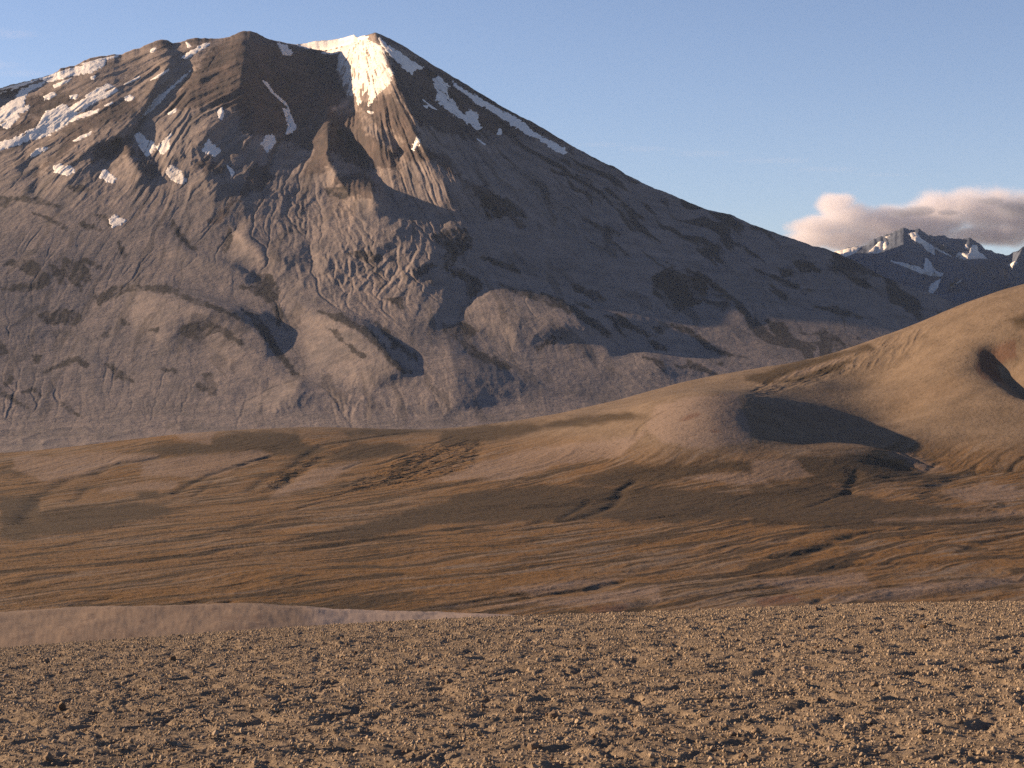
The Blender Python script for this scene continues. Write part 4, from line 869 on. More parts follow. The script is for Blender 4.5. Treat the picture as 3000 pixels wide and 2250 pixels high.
PALE = [Z7((1450, 1340), (1800, 1270), (2100, 1260), (2150, 1400), (2212, 1560), (2212, 1660), (1800, 1700), (1500, 1640), (1350, 1500)), A1((130, 800), (600, 770), (1250, 770), (1330, 800), (1000, 850), (700, 960), (350, 990), (100, 900)), A1((1130, 960), (1150, 860), (1500, 800), (2100, 740), (2200, 780), (2000, 880), (1700, 950)), A1((1400, 600), (1750, 590), (1700, 690), (1480, 680)),
    A1((850, 1030), (1450, 990), (1400, 1070), (800, 1090)), A2((600, 890), (1000, 830), (800, 960), (500, 1080), (250, 1140), (300, 1050)), A2((1900, 860), (2300, 740), (3000, 640), (3300, 560), (3100, 760), (2600, 860), (2200, 980), (1500, 1000)),
    A3((1650, 830), (2000, 790), (2300, 780), (2400, 900), (2000, 880)), A4((0, 300), (0, 120), (350, 120), (500, 260), (300, 300)), Z8((190, 590), (600, 450), (930, 345), (700, 440), (350, 550)), A4((1450, 400), (1900, 320), (2300, 370), (2100, 470), (1750, 460)),
    A4((1000, 620), (1700, 570), (2300, 520), (2300, 560), (1700, 610)), A4((600, 1250), (1300, 1140), (2212, 1060), (2300, 1140), (1500, 1200), (900, 1290)), A4((0, 1110), (900, 1040), (1000, 1150), (300, 1190)), zz(1100, 1650, ((700, 340), (1300, 290), (2300, 180), (2300, 310), (1500, 340))),
    zz(1100, 1650, ((1050, 215), (1700, 130), (2100, 90), (1800, 180), (1300, 240))), Z8((1100, 1190), (1250, 1170), (1570, 1300), (1400, 1350))]
RED = [Z8((1850, 300), (2000, 240), (2140, 210), (2150, 260), (1990, 300), (2040, 380), (2000, 500), (1880, 540), (1820, 440)), Z7((1630, 1465), (1720, 1420), (1790, 1410), (1790, 1430), (1700, 1465)), Z7((1880, 1550), (1960, 1560), (1930, 1580)), zz(1100, 1650, ((1750, 350), (2050, 340), (2000, 390), (1750, 400))),
    A4((0, 1260), (330, 1230), (430, 1290), (100, 1330))]
brown = cover(BROWN, 9); ochre = cover(OCHRE, 12); palec = cover(PALE, 8); red = cover(RED, 4)
strip = fbm(al / 420 + wob, ac / 40 + wob * 3, 5, 261)
strip2 = fbm(al / 160 + wob, ac / 13 + wob * 4, 4, 263)
wash = fbm(XA / 260, YA / 330, 5, 265)
brown = np.clip(np.maximum(brown, plain * sstep(-.02, .22, strip + strip2 * .9 - .02) * .95) * (1 - .8 * palec) + .35 * moss_g, 0, 1)
ochre = np.clip(ochre * sstep(-.25, .25, strip2 - strip * .6) * (1 - .7 * palec) + .9 * plain * sstep(-.55, .05, strip2 + wash * .6) * (1 - .6 * palec) + .2 * (1 - plain) * sstep(40, 0, ZT + 150) * sstep(-.2, .2, wash) + .10 * sstep(.1, .4, wash) * (1 - plain) * (1 - palec), 0, 1)
palec = np.clip(palec + plain * sstep(.18, .4, -strip2 + wash * .3) * .18, 0, 1)
m = NT('valley_cover')
pos = m.geo()
n1 = m.noise(.02, 8, .68, pos); n2 = m.noise(.09, 7, .7, pos)
ashc = m.mix(m.ramp(n1, .3, .7), (.104, .074, .049), (.152, .110, .075))
colv = m.mix(m.math('MULTIPLY', m.attr('pale'), .8), ashc, (.178, .130, .102))
colv = m.mix(m.math('MULTIPLY', m.attr('ochre'), .85), colv, m.mix(m.ramp(n2, .35, .65), (.104, .047, .008), (.148, .074, .015)))
colv = m.mix(m.math('MULTIPLY', m.attr('brown'), .9), colv, m.mix(m.ramp(n2, .35, .65), (.019, .012, .005), (.044, .027, .010)))
colv = m.mix(m.math('MULTIPLY', m.attr('red'), .6), colv, (.085, .036, .022))
colv = m.mix(m.math('MULTIPLY', m.ramp(n2, .54, .66), .55), colv, (.040, .027, .014))
bumpv = m.math('ADD', m.noise(.12, 6, .6, pos), m.math('MULTIPLY', m.noise(.6, 3, .6, pos), .3))
MAT_VAL = m.done(colv, .95, bumpv, 3.0, .5)
valley = link('valley_ground', raw_mesh('valley_ground', np.stack([XA, YA, ZV], -1).reshape(-1, 3), grid_faces(len(t_), ncol),
              dict(brown=brown, ochre=ochre, pale=palec, red=red)), MAT_VAL, kind='structure')
# broad lowland under and around everything, out to the horizon
rr = np.array([0, 300, 700, 1500, 3000, 6000, 12000, 25000, 60000.0]); th = np.linspace(0, 2 * math.pi, 97)[:-1]
LV = np.stack([rr[:, None] * np.cos(th), rr[:, None] * np.sin(th), np.full((len(rr), len(th)), -262.0)], -1)
LVr = np.concatenate([LV, LV[:, :1]], 1)
m = NT('lowland_ash'); pos = m.geo()
MAT_LOW = m.done(m.mix(m.ramp(m.noise(.002, 6, .6, pos), .35, .65), (.12, .085, .05), (.22, .16, .11)))
link('lowland_ground', raw_mesh('lowland_ground', LVr.reshape(-1, 3), grid_faces(len(rr), 97)), MAT_LOW, kind='structure')
# ================================================================== gravel brow in front, smooth spur below it
CREST = np.array([(-400, 1925), (0, 1903), (203, 1887), (459, 1869), (800, 1845), (1100, 1827), (1281, 1819), (1534, 1808), (1900, 1797), (2200, 1785), (2562, 1772), (3000, 1766), (3400, 1762)], float)
YCR = 33.0
def brow(X, Y):
    """smooth gravel slope falling away from the viewer"""
    xs = CX + F * X / np.maximum(Y, 1)
    dep = (np.interp(xs, CREST[:, 0], CREST[:, 1]) - HOR) / F            # depression of the crest
    zc = EYE[2] - dep * YCR
    z12 = EYE[2] - (0.2081 + (dep - .134) * .55) * 12.0
    sl = (zc - z12) / (YCR - 12.0)
    z = z12 + sl * (Y - 12.0)
    over = np.maximum(Y - 27.0, 0)
    cur = np.where(Y < 60, 0.0036 * over ** 2, 0.0036 * 33 ** 2 + 0.2376 * (Y - 60))
    cur0 = 0.0036 * 36.0
    return z - cur + cur0 * sstep(12, 33, Y)
def clods(X, Y, level=4):
    w1 = fbm(X / .9, Y / .9, 3, 301) * .35; w2 = fbm(X / .9, Y / .9, 3, 303) * .35
    a = fbm((X + w1) / .34, (Y + w2) / .46, 3, 305)
    b = fbm((X + w1) / .17, (Y + w2) / .20, 3, 309)
    pock = np.clip(-a - .12, 0, 1)
    z = a * .052 + b * .022 - pock * .08
    if level > 3: z = z + fbm(X / .045, Y / .05, 3, 313) * .006
    return z
def gravel_z(X, Y):
    return brow(X, Y) + clods(X, Y) * sstep(70, 42, Y)
def spur_z(X, Y):
    """rounded pink ash spur below the brow, running away to the left"""
    xs = CX + F * X / np.maximum(Y, 1)
    top = np.interp(xs, [-500, 0, 300, 560, 760, 900, 1100, 1300, 1500, 1640, 1900, 2600], [1815, 1797, 1782, 1774, 1776, 1784, 1797, 1800, 1806, 1830, 1920, 2000])
    zt = EYE[2] - (top - HOR) / F * 330.0
    d = Y - 330.0
    return zt - np.where(d < 0, (d / 330) ** 2 * 16 + 0 * d, (d / 200) ** 2 * 34 + np.maximum(d, 0) * .10) - .07 * np.minimum(d, 0) * -1 * 0
azn = np.concatenate([np.linspace(-16000, -2600, 70, endpoint=False), np.linspace(-2600, -260, 340, endpoint=False), np.linspace(-260, 3260, 1420, endpoint=False), np.linspace(3260, 5600, 340, endpoint=False), np.linspace(5600, 19000, 71)])
naz = len(azn)
tn = np.concatenate([np.linspace(.6, 9.5, 60, endpoint=False), 1 / np.linspace(1 / 9.5, 1 / 40, 720, endpoint=False), np.linspace(40, 120, 50, endpoint=False), np.linspace(120, 620, 170)])
XN = ((azn - CX) / F)[None, :] * tn[:, None]; YN = np.broadcast_to(tn[:, None], XN.shape)
ZG = gravel_z(XN, YN)
ZS = spur_z(XN, YN) + fbm(XN / 14, YN / 20, 5, 321) * .7 + fbm(XN / 1.6, YN / 2.2, 5, 323) * .10
ZN = np.where(YN < 70, ZG, np.maximum(ZG, ZS))
m = NT('pumice_gravel')
pos = m.geo()
g1 = m.noise(1.1, 5, .6, pos); g2 = m.noise(24, 4, .6, pos)
colg = m.mix(m.ramp(g1, .35, .65), (.128, .096, .064), (.190, .143, .096))
colg = m.mix(m.ramp(g2, .3, .7), colg, m.mix(.5, colg, (.215, .162, .116)))
colg = m.mix(m.math('MULTIPLY', m.ramp(g2, .62, .72), .35), colg, (.07, .05, .036))
s1 = m.noise(.35, 8, .68, m.mapping(pos, (1.6, .5, 1), (0, 0, -.5)))
cols = m.mix(m.ramp(s1, .5, .72), (.150, .106, .076), (.090, .056, .040))
cols = m.mix(m.math('MULTIPLY', m.ramp(m.noise(.7, 5, .6, pos), .35, .65), .3), cols, (.170, .124, .095))
colg = m.mix(m.attr('spur'), colg, m.mix(m.attr('pale'), cols, (.225, .172, .142)))
MAT_GRAV = m.done(colg, .95, m.noise(70, 4, .65, pos), .02, .9)
xs_n = CX + F * XN / YN
spur = sstep(60, 75, YN)
edge_y = np.interp(xs_n, [870, 1500], [1790, 1812])
# a pale ash band along the right shoulder of the spur
pal = sstep(860, 960, xs_n) * sstep(1700, 1600, xs_n) * sstep(285, 300, YN + fbm(XN / 9, YN / 9, 3, 331) * 8)
gravel_me = raw_mesh('gravel_ground', np.stack([XN, YN, ZN], -1).reshape(-1, 3), grid_faces(len(tn), naz), dict(spur=spur, pale=pal))
link('gravel_ground', gravel_me, MAT_GRAV, kind='structure')

# ------------------------------------------------------------------ pebbles
def stone_shape(sub, seed, amp):
    bm = bmesh.new(); bmesh.ops.create_icosphere(bm, subdivisions=sub, radius=1.0)
    r = np.random.default_rng(seed)
    v = np.array([q_.co[:] for q_ in bm.verts]); f = np.array([[w_.index for w_ in p_.verts] for p_ in bm.faces])
    bm.free()
    dirs = r.normal(size=(7, 3)); dirs /= np.linalg.norm(dirs, axis=1)[:, None]
    for d_, k_ in zip(dirs, r.uniform(.62, .95, 7)):      # chipped facets
        h_ = v @ d_
        v = v - np.clip(h_ - k_, 0, None)[:, None] * d_ * .9
    v *= 1 + r.normal(size=(len(v), 1)) * amp
    return v, f
shapes = [stone_shape(1, 400 + i, .08) for i in range(10)]
NP = 430000
yy_ = np.linspace(8.6, 38, 500); cdf = np.cumsum(.55 * yy_ + 8); cdf /= cdf[-1]
Yp = np.interp(rng.random(NP), cdf, yy_)
Xp = rng.uniform(-1, 1, NP) * (.275 * Yp + 4)
dens = fbm(Xp / .34, Yp / .46, 3, 305)
kp = rng.random(NP) < np.clip(.80 + dens * .9, .35, 1)
Xp, Yp = Xp[kp], Yp[kp]; NP = len(Xp)
Rp = np.clip(np.exp(rng.normal(math.log(.0068), .48, NP)), .0035, .026)
Zp = gravel_z(Xp, Yp) + Rp * rng.uniform(.1, .7, NP)
allV, allF, allT = [], [], []
off = 0
which = rng.integers(0, len(shapes), NP)
for i, (sv, sf) in enumerate(shapes):
    k_ = np.where(which == i)[0]; n = len(k_)
    qd = rng.normal(size=(n, 4)); qd /= np.linalg.norm(qd, axis=1)[:, None]
    a, b, c_, d = qd.T
    Rm = np.stack([1 - 2 * (c_ * c_ + d * d), 2 * (b * c_ - a * d), 2 * (b * d + a * c_), 2 * (b * c_ + a * d), 1 - 2 * (b * b + d * d), 2 * (c_ * d - a * b), 2 * (b * d - a * c_), 2 * (c_ * d + a * b), 1 - 2 * (b * b + c_ * c_)], -1).reshape(n, 3, 3)
    s3 = np.stack([rng.uniform(.8, 1.3, n), rng.uniform(.8, 1.3, n), rng.uniform(.6, 1.0, n)], -1)
    v = (sv[None] * s3[:, None]) @ Rm.transpose(0, 2, 1) * Rp[k_][:, None, None] + np.stack([Xp[k_], Yp[k_], Zp[k_]], -1)[:, None]
    allV.append(v.reshape(-1, 3)); allF.append((sf[None] + (off + np.arange(n) * len(sv))[:, None, None]).reshape(-1, 3))
    allT.append(np.repeat(rng.random(n), len(sv))); off += n * len(sv)
m = NT('pumice_pebbles')
t = m.attr('tone')
colp = m.mix(t, (.185, .138, .092), (.320, .245, .168))
colp = m.mix(m.ramp(t, .95, .99), colp, (.29, .225, .17))
colp = m.mix(m.ramp(t, .05, .02), colp, (.10, .062, .04))
MAT_PEB = m.done(colp, .92)
link('gravel_pebbles', raw_mesh('gravel_pebbles', np.concatenate(allV), np.concatenate(allF), dict(tone=np.concatenate(allT)), smooth=False), MAT_PEB,
     kind='stuff', label='small loose pumice pebbles strewn over the gravel brow')

# ------------------------------------------------------------------ larger stones, each one on its own
def stone_mat(name, a, b):
    m = NT(name); tc = m.n('ShaderNodeTexCoord').outputs['Object']; rnd = m.n('ShaderNodeObjectInfo').outputs['Random']
    cc = m.mix(m.ramp(m.noise(9, 5, .65, tc), .35, .65), a, b)
    cc = m.mix(m.math('MULTIPLY', rnd, .4), cc, (.24, .165, .105))
    return m.done(cc, .92, m.noise(14, 5, .6, tc), .2, .6)
MAT_STONE = stone_mat('pumice_stone', (.20, .148, .104), (.28, .212, .154))
MAT_STONE_B = stone_mat('brown_stone', (.10, .06, .032), (.15, .09, .045))
MAT_STONE_P = stone_mat('pale_stone', (.28, .21, .16), (.36, .28, .22))
stone_me = []
for i in range(14):
    v, f = stone_shape(3, 700 + i, .012)
    v += (np.stack([fbm(v[:, 0] * 1.3 + i, v[:, 1] * 1.3 + v[:, 2], 3, 801 + i), fbm(v[:, 1] * 1.3 + i, v[:, 2] * 1.3, 3, 821 + i), fbm(v[:, 2] * 1.3, v[:, 0] * 1.3 + i, 3, 841 + i)], -1)) * .38
    stone_me.append(raw_mesh('stone', v, f, smooth=True))
def ground_at(x, y):
    Ys = np.arange(8.5, 37, .02)
    P = at(np.full(len(Ys), x), np.full(len(Ys), y), Ys)
    b_ = P[:, 2] <= brow(P[:, 0], P[:, 1]) + clods(P[:, 0], P[:, 1], 3)
    return P[int(np.argmax(b_))] if b_.any() else None
def stone(P, r, mat, label, group, k, flat=.75):
    me = stone_me[k % 14]
    if not me.materials: me.materials.append(None)
    o = bpy.data.objects.new('stone', me)
    o.location = (P[0], P[1], float(gravel_z(P[0], P[1])) + r * .32)
    o.rotation_euler = (rng.uniform(-.4, .4), rng.uniform(-.4, .4), rng.uniform(0, 6.28))
    o.scale = (r * rng.uniform(.85, 1.25), r * rng.uniform(.85, 1.2), r * flat * rng.uniform(.85, 1.25))
    C.objects.link(o)
    o.material_slots[0].link = 'OBJECT'; o.material_slots[0].material = mat
    o['label'] = label; o['category'] = 'stone'
    if group: o['group'] = group
G_ST = 'loose stones on the gravel brow'
SPECIAL = [
 ((1517, 2088), .062, 0, 'biggest tan stone, upright and squarish, in the middle near ground'), ((1423, 2050), .038, 0, 'rounded ochre stone just left above the biggest upright stone'),
 ((1563, 2196), .055, 0, 'angular tan stone near the bottom edge below the biggest upright stone'), ((1317, 2002), .052, 0, 'pinkish tan lump left of centre in the middle of the gravel'),
 ((1791, 2010), .045, 0, 'tall narrow stone catching light beside a dark hollow right of centre'), ((1621, 2103), .048, 0, 'tan stone right of the biggest upright stone'),
 ((1715, 1998), .036, 0, 'small upright stone left of the tall narrow stone'), ((1606, 1922), .042, 0, 'bright stone up the slope above the centre of the gravel'),
 ((137, 1940), .070, 0, 'bulky yellowish stone near the left edge below the gravel crest'), ((506, 1934), .062, 1, 'dark brown rounded stone on the left below the crest'),
 ((177, 1973), .046, 0, 'pale upright stone under the bulky yellowish stone at left'), ((18, 1985), .050, 2, 'flat whitish stone at the very left edge of the gravel'),
 ((141, 2227), .046, 0, 'pointed tan stone at the bottom left corner'), ((181, 2078), .055, 1, 'low brown stone in the left part of the near ground'),
 ((2705, 1840), .055, 1, 'lone brown stone high on the right, just under the crest'), ((2562, 2010), .050, 0, 'ochre stone in the right middle of the gravel'),
 ((2216, 2150), .046, 0, 'round tan stone low on the right of centre'), ((2551, 2122), .040, 0, 'round stone below the ochre stone on the right'),
 ((2811, 2118), .042, 0, 'tan stone near the right edge low in the picture'), ((2356, 1962), .046, 2, 'pale lavender stone right of centre with dark shade beside it'),
 ((2296, 1896), .050, 2, 'whitish stone high on the right of centre'), ((2995, 1958), .045, 0, 'reddish stone cut by the right edge of the picture'), ((2700, 2150), .04, 0, 'squat tan stone at lower right left of the edge stone')]
for k_, ((x_, y_), r_, kind_, lab_) in enumerate(SPECIAL):
    P_ = ground_at(x_, y_)
    if P_ is None: continue
    stone(P_, r_ * .72, (MAT_STONE, MAT_STONE_B, MAT_STONE_P)[kind_], lab_, G_ST, k_, .95)
n_ = 0
while n_ < 260:
    Y_p = math.sqrt(10.2 ** 2 + rng.random() * (33.0 ** 2 - 10.2 ** 2)); x_ = rng.uniform(10, 2990)
    X_p = (x_ - CX) / F * Y_p
    light_ = rng.random() < .12
    stone((X_p, Y_p), float(np.clip(np.exp(rng.normal(math.log(.018), .2)), .014, .028)), MAT_STONE_P if light_ else MAT_STONE,
          'small whitish pumice stone lying loose among the tan gravel' if light_ else 'small tan pumice stone lying loose on the gravel brow', G_ST, int(rng.integers(0, 14)))
    n_ += 1
# ================================================================== far snowy range and the cloud behind it
FS = np.array([(300, 420), (700, 330), (1100, 230), (1500, 365), (1900, 572), (2150, 662), (2300, 715), (2403, 752)] + Z4((640, 812), (680, 795), (820, 752), (900, 755), (1000, 690), (1150, 640), (1210, 610), (1240, 602), (1290, 615), (1365, 608), (1420, 650), (1480, 668), (1560, 660), (1610, 685), (1700, 690), (1780, 682), (1840, 720), (1900, 770), (2000, 810), (2085, 825), (2150, 788), (2212, 752), (2400, 640), (2800, 560), (3400, 640)), float)  # left part, unseen behind the volcano, is added to shade the far peaks
FX = np.arange(700, 3400, 3.0)
fys = np.interp(FX, FS[:, 0], FS[:, 1]) + fbm(FX / 14, FX * 0 + 1.5, 4, 501) * 6
fYd = np.interp(FX, [700, 1900, 2300, 2450, 2960, 3000, 3400], [18500, 18500, 18600, 18700, 18500, 17200, 15500])
fzs = at(FX, fys, fYd)[:, 2]
RF = Raster(700, 3400, 200, 1120, 4)
FL = []
def fl(p, v): FL.append((p, v))
fl(Z4((1240, 605), (1230, 720), (1260, 820), (1300, 900)), [30, 200, 260, 150])
fl(Z4((1365, 612), (1480, 740), (1600, 820), (1700, 860)), [0, -160, -200, -120])
fl(Z4((1480, 670), (1540, 740), (1600, 760)), [60, 180, 100])
fl(Z4((1000, 700), (900, 800), (800, 860)), [60, 200, 160]); fl(Z4((1120, 680), (1040, 800), (960, 840)), [-60, -140, -100])
fl(Z4((1780, 690), (1770, 760), (1700, 830)), [60, 120, 60]); fl(Z4((1840, 740), (1860, 830)), [-80, -120])
fl(Z4((1400, 830), (1440, 930), (1500, 1000), (1450, 1130)), [-150, -220, -200, -160])
fl(Z4((1340, 900), (1360, 1000)), [60, 120]); fl(Z4((1560, 900), (1640, 1040)), [120, 200])
fl(Z4((2085, 830), (1900, 960), (1700, 1060), (1560, 1150)), [-60, -100, -120, -100]); fl(Z4((2212, 800), (2000, 960)), [220, 200])
FD = diffuse(RF, FL, 60)
nfq = 230
fq = np.linspace(0, 1, nfq)[:, None]
FY = 11500 + (fYd - 11500) * fq; fzb = -230.0
def blurx(a, s_):
    kx = np.exp(-.5 * (np.arange(-40, 41) * 3 / s_) ** 2); kx /= kx.sum()
    return np.convolve(np.pad(a, 40, mode='edge'), kx, 'valid')
sm = blurx(fzs, 45)
tt = sstep(.5, 1, fq)
hid_blocker = sstep(2420, 2250, FX)[None, :]  # unseen left part, made fuller so that it casts more shade
FZ = fzb + ((fzs * tt + sm * (1 - tt)) - fzb) * (.2 * fq + .8 * fq ** (1.7 - 1.15 * hid_blocker))
P_f = np.stack([FY * 0, FY, FZ], -1); frx, _ = ray(FX, fys); P_f[..., 0] = frx * FY
fx_, fy_ = sight(P_f)
frel = RF.sample(FD, fx_, fy_) * 1.2 + (ridged(fx_ / 55, fy_ / 70, 5, 511) - .4) * 150 + fbm(fx_ / 14, fy_ / 12, 3, 513) * 25
frel *= 1 - fq ** 14
PF = EYE + (P_f - EYE) * ((FY - frel) / FY)[..., None]
bk = []
for d, dz in ((150, 60), (1500, 700), (4000, 2200)):
    b = PF[-1].copy(); b[:, 1] += d; b[:, 2] = np.maximum(b[:, 2] - dz, -255); bk.append(b)
PFa = np.concatenate([PF, np.array(bk)], 0)
m = NT('hazed_far_rock'); pos = m.geo()
MAT_FAR = m.done(m.mix(m.ramp(m.noise(.004, 6, .6, pos), .35, .65), (.046, .056, .082), (.074, .086, .115)), .95, m.noise(.01, 6, .6, pos), 60, .6)  # the blue of distant haze is put into the rock colour
link('snowy_range', raw_mesh('snowy_range', PFa.reshape(-1, 3), grid_faces(*PFa.shape[:2])), MAT_FAR, kind='structure')
FN = np.cross(np.gradient(PF, axis=1), np.gradient(PF, axis=0)); FN /= np.linalg.norm(FN, axis=-1, keepdims=True) + 1e-9; FN[FN[..., 2] < 0] *= -1
FSNOW = [(Z4((940, 810), (1040, 710), (1110, 715), (1100, 760), (1030, 810)), 'snow field below the left shoulder of the far peak'),
 (Z4((1270, 645), (1340, 635), (1380, 690), (1480, 750), (1590, 810), (1660, 848), (1560, 810), (1490, 770), (1490, 825), (1420, 785), (1390, 740), (1300, 690)), 'long diagonal snow gully right of the far summit'),
 (Z4((1660, 835), (1680, 800), (1760, 810), (1790, 740), (1830, 740), (1840, 790), (1920, 850), (1700, 857)), 'broad snow basin beneath the right tooth of the far range'),
 (Z4((1100, 860), (1220, 882), (1340, 910), (1400, 940), (1410, 835), (1450, 870), (1500, 950), (1560, 970), (1540, 1000), (1450, 992), (1350, 960), (1250, 920)), 'spreading snow ledge low on the far peak'),
 (Z4((1450, 1060), (1540, 1010), (1520, 1080), (1470, 1135), (1440, 1120)), 'lowest snow tongue of the far range above the tan hill'),
 (Z4((1080, 675), (1130, 660), (1112, 690)), 'small snow spot high on the left ridge of the far peak'),
 (Z4((1725, 740), (1750, 730), (1765, 760), (1740, 775)), 'small snow spot above the broad far snow basin'),
 (Z4((660, 800), (800, 762), (900, 756), (840, 810), (750, 845)), 'flat glacier shoulder where the far range meets the volcano flank'),
 (Z4((2080, 900), (2140, 870), (2160, 880), (2120, 930)), 'faint snow patch on the nearer ridge at the right edge'), (Z4((1620, 1080), (1720, 1010), (1700, 1040)), 'thin snow trace in the valley under the far range')]
fe = fbm(fx_ / 9, fy_ / 7, 4, 521) * 5
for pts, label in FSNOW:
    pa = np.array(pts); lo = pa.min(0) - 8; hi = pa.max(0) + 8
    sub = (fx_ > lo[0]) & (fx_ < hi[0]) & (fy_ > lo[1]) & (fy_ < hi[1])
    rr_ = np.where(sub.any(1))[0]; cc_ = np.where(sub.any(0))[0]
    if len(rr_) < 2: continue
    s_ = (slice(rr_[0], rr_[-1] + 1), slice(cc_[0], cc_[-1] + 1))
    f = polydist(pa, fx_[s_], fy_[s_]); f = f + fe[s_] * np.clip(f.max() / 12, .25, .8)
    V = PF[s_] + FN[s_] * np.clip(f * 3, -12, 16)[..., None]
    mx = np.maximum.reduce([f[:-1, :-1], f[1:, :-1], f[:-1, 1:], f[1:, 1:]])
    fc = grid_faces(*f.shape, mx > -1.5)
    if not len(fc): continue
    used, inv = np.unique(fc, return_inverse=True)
    link('snow_patch', raw_mesh('snow_patch', V.reshape(-1, 3)[used], inv.reshape(fc.shape), dict(dirt_shade=np.full(len(used), .7))), MAT_SNOW,  # grey put into the far snow's colour stands for shade, not dirt
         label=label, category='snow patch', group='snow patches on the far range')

# ------------------------------------------------------------------ cloud bank: a real volume behind the range
DC = 30000.0
def cloud(name, lumps, label, dens, nscale, box_pad, thick=900.0, thr=.35, tone=(.86, .80, .82), DC=30000.0):
    cen = [at(x, y, DC) for x, y, rx_, ry_ in lumps]
    rad_ = [(rx_ * DC / F, thick * .5 * min(1, ry_ / 40 + .3), ry_ * DC / F) for x, y, rx_, ry_ in lumps]
    lo = np.min([c_ - np.array(r_) for c_, r_ in zip(cen, rad_)], 0) - box_pad; hi = np.max([c_ + np.array(r_) for c_, r_ in zip(cen, rad_)], 0) + box_pad
    bm = bmesh.new(); bmesh.ops.create_cube(bm, size=1)
    for v in bm.verts: v.co = Vector([(lo[i] + hi[i]) / 2 + v.co[i] * (hi[i] - lo[i]) for i in range(3)])
    me = bpy.data.meshes.new(name); bm.to_mesh(me); bm.free()
    m = NT(name + '_vapour'); pos = m.geo()
    acc = None
    for (c_, r_) in zip(cen, rad_):
        sub = m.n('ShaderNodeVectorMath', operation='SUBTRACT'); m.l(pos, sub.inputs[0]); sub.inputs[1].default_value = c_
        div = m.n('ShaderNodeVectorMath', operation='DIVIDE'); m.l(sub.outputs[0], div.inputs[0]); div.inputs[1].default_value = r_
        ln = m.n('ShaderNodeVectorMath', operation='LENGTH'); m.l(div.outputs[0], ln.inputs[0])
        f_ = m.math('SUBTRACT', 1.0, ln.outputs['Value'])
        acc = f_ if acc is None else m.math('MAXIMUM', acc, f_)
    nz = m.noise(nscale, 9, .62, pos)
    d_ = m.math('SUBTRACT', m.math('ADD', acc, m.math('MULTIPLY', m.math('SUBTRACT', nz, .5), 1.5)), 0.0)
    d_ = m.math('MULTIPLY', m.ramp(d_, thr - .22, thr + .25), dens)
    vol = m.n('ShaderNodeVolumePrincipled'); vol.inputs['Color'].default_value = (*tone, 1); vol.inputs['Anisotropy'].default_value = .1
    m.l(d_, vol.inputs['Density'])
    out = m.n('ShaderNodeOutputMaterial'); m.l(vol.outputs[0], out.inputs['Volume'])
    m.m.cycles.volume_sampling = 'MULTIPLE_IMPORTANCE' if hasattr(m.m, 'cycles') else None
    return link(name, me, m.m, label=label, category='cloud')
cloud('cumulus_cloud', [(2390, 665, 110, 40), (2445, 600, 75, 50), (2480, 640, 120, 60), (2370, 700, 90, 45), (2560, 660, 160, 70), (2690, 670, 170, 75), (2600, 650, 170, 62), (2750, 632, 180, 72), (2800, 600, 150, 60), (2900, 620, 150, 80), (3030, 640, 190, 100), (3250, 620, 260, 130), (2900, 690, 200, 45), (2500, 700, 170, 50)],
      'pink and grey cumulus bank rising behind the far snowy range', .0026, .0019, 300, 2200, tone=(.76, .74, .79))  # shade from other clouds is put into the dulled tone

cloud('scud_cloud', [(2640, 625, 60, 16), (2700, 618, 70, 22), (2780, 622, 60, 14)], 'small dark blue grey cloud strip in front of the pink cumulus bank', .0034, .0022, 250, 900, tone=(.36, .38, .46), DC=27500.0)  # a shaded cloud: its shade is put into the low grey tone
cloud('scud_cloud', [(2900, 590, 70, 18), (2980, 610, 90, 40), (3080, 600, 120, 60)], 'broad blue grey cloud cut by the right edge of the picture', .0034, .002, 250, 900, tone=(.36, .38, .46), DC=27500.0)  # shade is put into the tone of this cloud as well

cloud('cirrus_cloud', [(1760, 424, 90, 9), (1900, 436, 120, 11), (2060, 450, 140, 12), (2250, 470, 160, 12), (2430, 496, 150, 10), (2600, 512, 120, 8)], 'faint thin veil of cirrus slanting across the open sky above the right flank', .00010, .0006, 200, 900, tone=(.95, .9, .9), DC=34000.0)
cloud('cirrus_cloud', [(-60, 90, 130, 22), (30, 100, 110, 16), (-40, 190, 140, 20), (60, 215, 120, 14)], 'faint cirrus wisp at the upper left edge of the sky', .00012, .0006, 200, 900, tone=(.95, .9, .9), DC=34000.0)
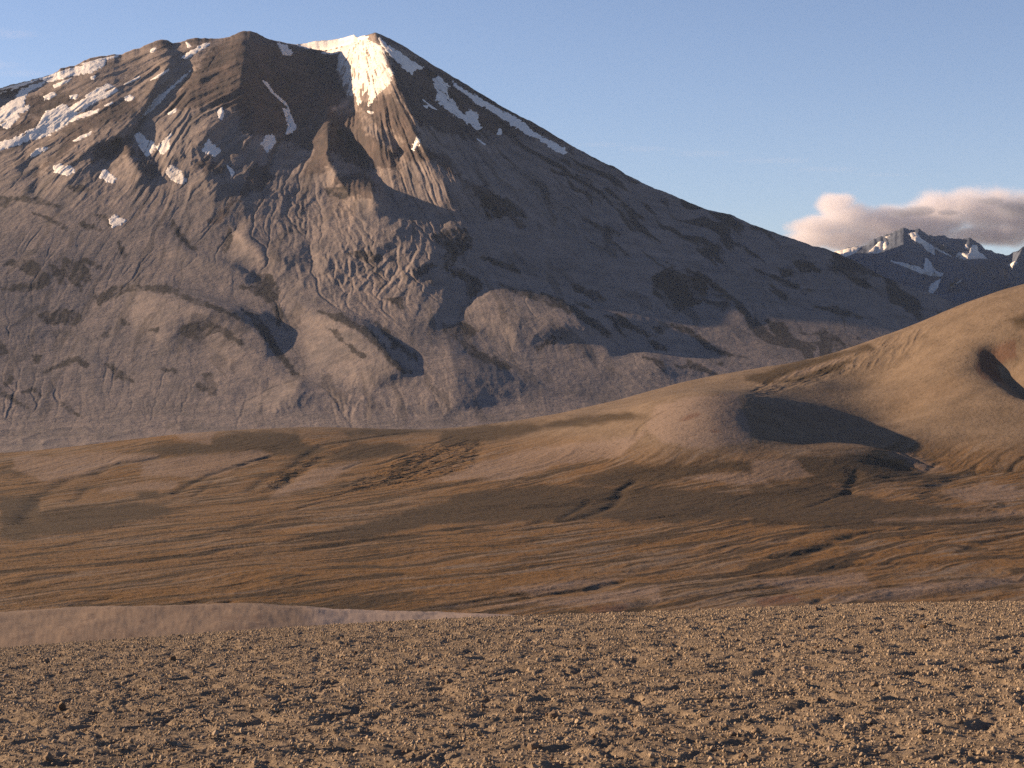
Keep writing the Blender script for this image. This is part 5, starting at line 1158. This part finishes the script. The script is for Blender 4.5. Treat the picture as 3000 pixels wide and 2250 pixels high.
# ================================================================== light, air, camera
SUN_EL, SUN_AZ = 14.3, 286.5      # degrees; azimuth clockwise from the viewing direction
HAZE = 0.0000042
w = bpy.data.worlds.new("World"); S.world = w; w.use_nodes = True
nt = w.node_tree; nt.nodes.clear()
st = nt.nodes.new('ShaderNodeTexSky'); st.sky_type = 'NISHITA'; st.sun_disc = False
st.sun_elevation = math.radians(SUN_EL); st.sun_rotation = math.radians(SUN_AZ)
st.altitude = 2800; st.air_density = 1.1; st.dust_density = 0.3; st.ozone_density = 2.0
bg = nt.nodes.new('ShaderNodeBackground'); bg.inputs['Strength'].default_value = 0.054
wo = nt.nodes.new('ShaderNodeOutputWorld')
tint = nt.nodes.new('ShaderNodeMix'); tint.data_type = 'RGBA'; tint.blend_type = 'MULTIPLY'; tint.inputs[0].default_value = 1.0
tint.inputs[7].default_value = (1.08, .95, 1.02, 1)
nt.links.new(st.outputs[0], tint.inputs[6]); nt.links.new(tint.outputs[2], bg.inputs[0]); nt.links.new(bg.outputs[0], wo.inputs[0])

sun = bpy.data.lights.new('sun', 'SUN'); sun.energy = 5.0; sun.angle = math.radians(0.53); sun.color = (1.0, .72, .46)
so = bpy.data.objects.new('sun', sun); C.objects.link(so)
az, el = math.radians(SUN_AZ), math.radians(SUN_EL)
tosun = Vector((math.sin(az) * math.cos(el), math.cos(az) * math.cos(el), math.sin(el)))
so.rotation_euler = (-tosun).to_track_quat('-Z', 'Y').to_euler()
so.location = (-200, -50, 300)

cam = bpy.data.cameras.new('camera'); co = bpy.data.objects.new('camera', cam); C.objects.link(co)
cam.sensor_fit = 'HORIZONTAL'; cam.sensor_width = 36; cam.lens = 36 * F / 3000
cam.clip_start = 0.5; cam.clip_end = 120000
co.location = EYE; co.rotation_euler = (math.pi / 2 + PITCH, 0, 0)
S.camera = co
S.view_settings.view_transform = 'Standard'; S.view_settings.look = 'None'
S.view_settings.gamma = 1; S.view_settings.exposure = 1.46
S.render.engine = 'CYCLES'
S.cycles.max_bounces = 4; S.cycles.diffuse_bounces = 2; S.cycles.volume_bounces = 2
S.cycles.use_denoising = False
# the evening air between here and the mountains
bm = bmesh.new(); bmesh.ops.create_cube(bm, size=1)
for v in bm.verts:
    v.co = Vector((v.co.x * 30000, 9000 + v.co.y * 29000, -263.5 + (v.co.z + .5) * (2700 + 263.5)))
me = bpy.data.meshes.new('haze'); bm.to_mesh(me); bm.free()
m = NT('evening_air'); vol = m.n('ShaderNodeVolumePrincipled'); vol.inputs['Color'].default_value = (.58, .74, 1.0, 1)
vol.inputs['Density'].default_value = HAZE; vol.inputs['Anisotropy'].default_value = 0.0
out = m.n('ShaderNodeOutputMaterial'); m.l(vol.outputs[0], out.inputs['Volume'])
link('haze', me, m.m, kind='stuff')
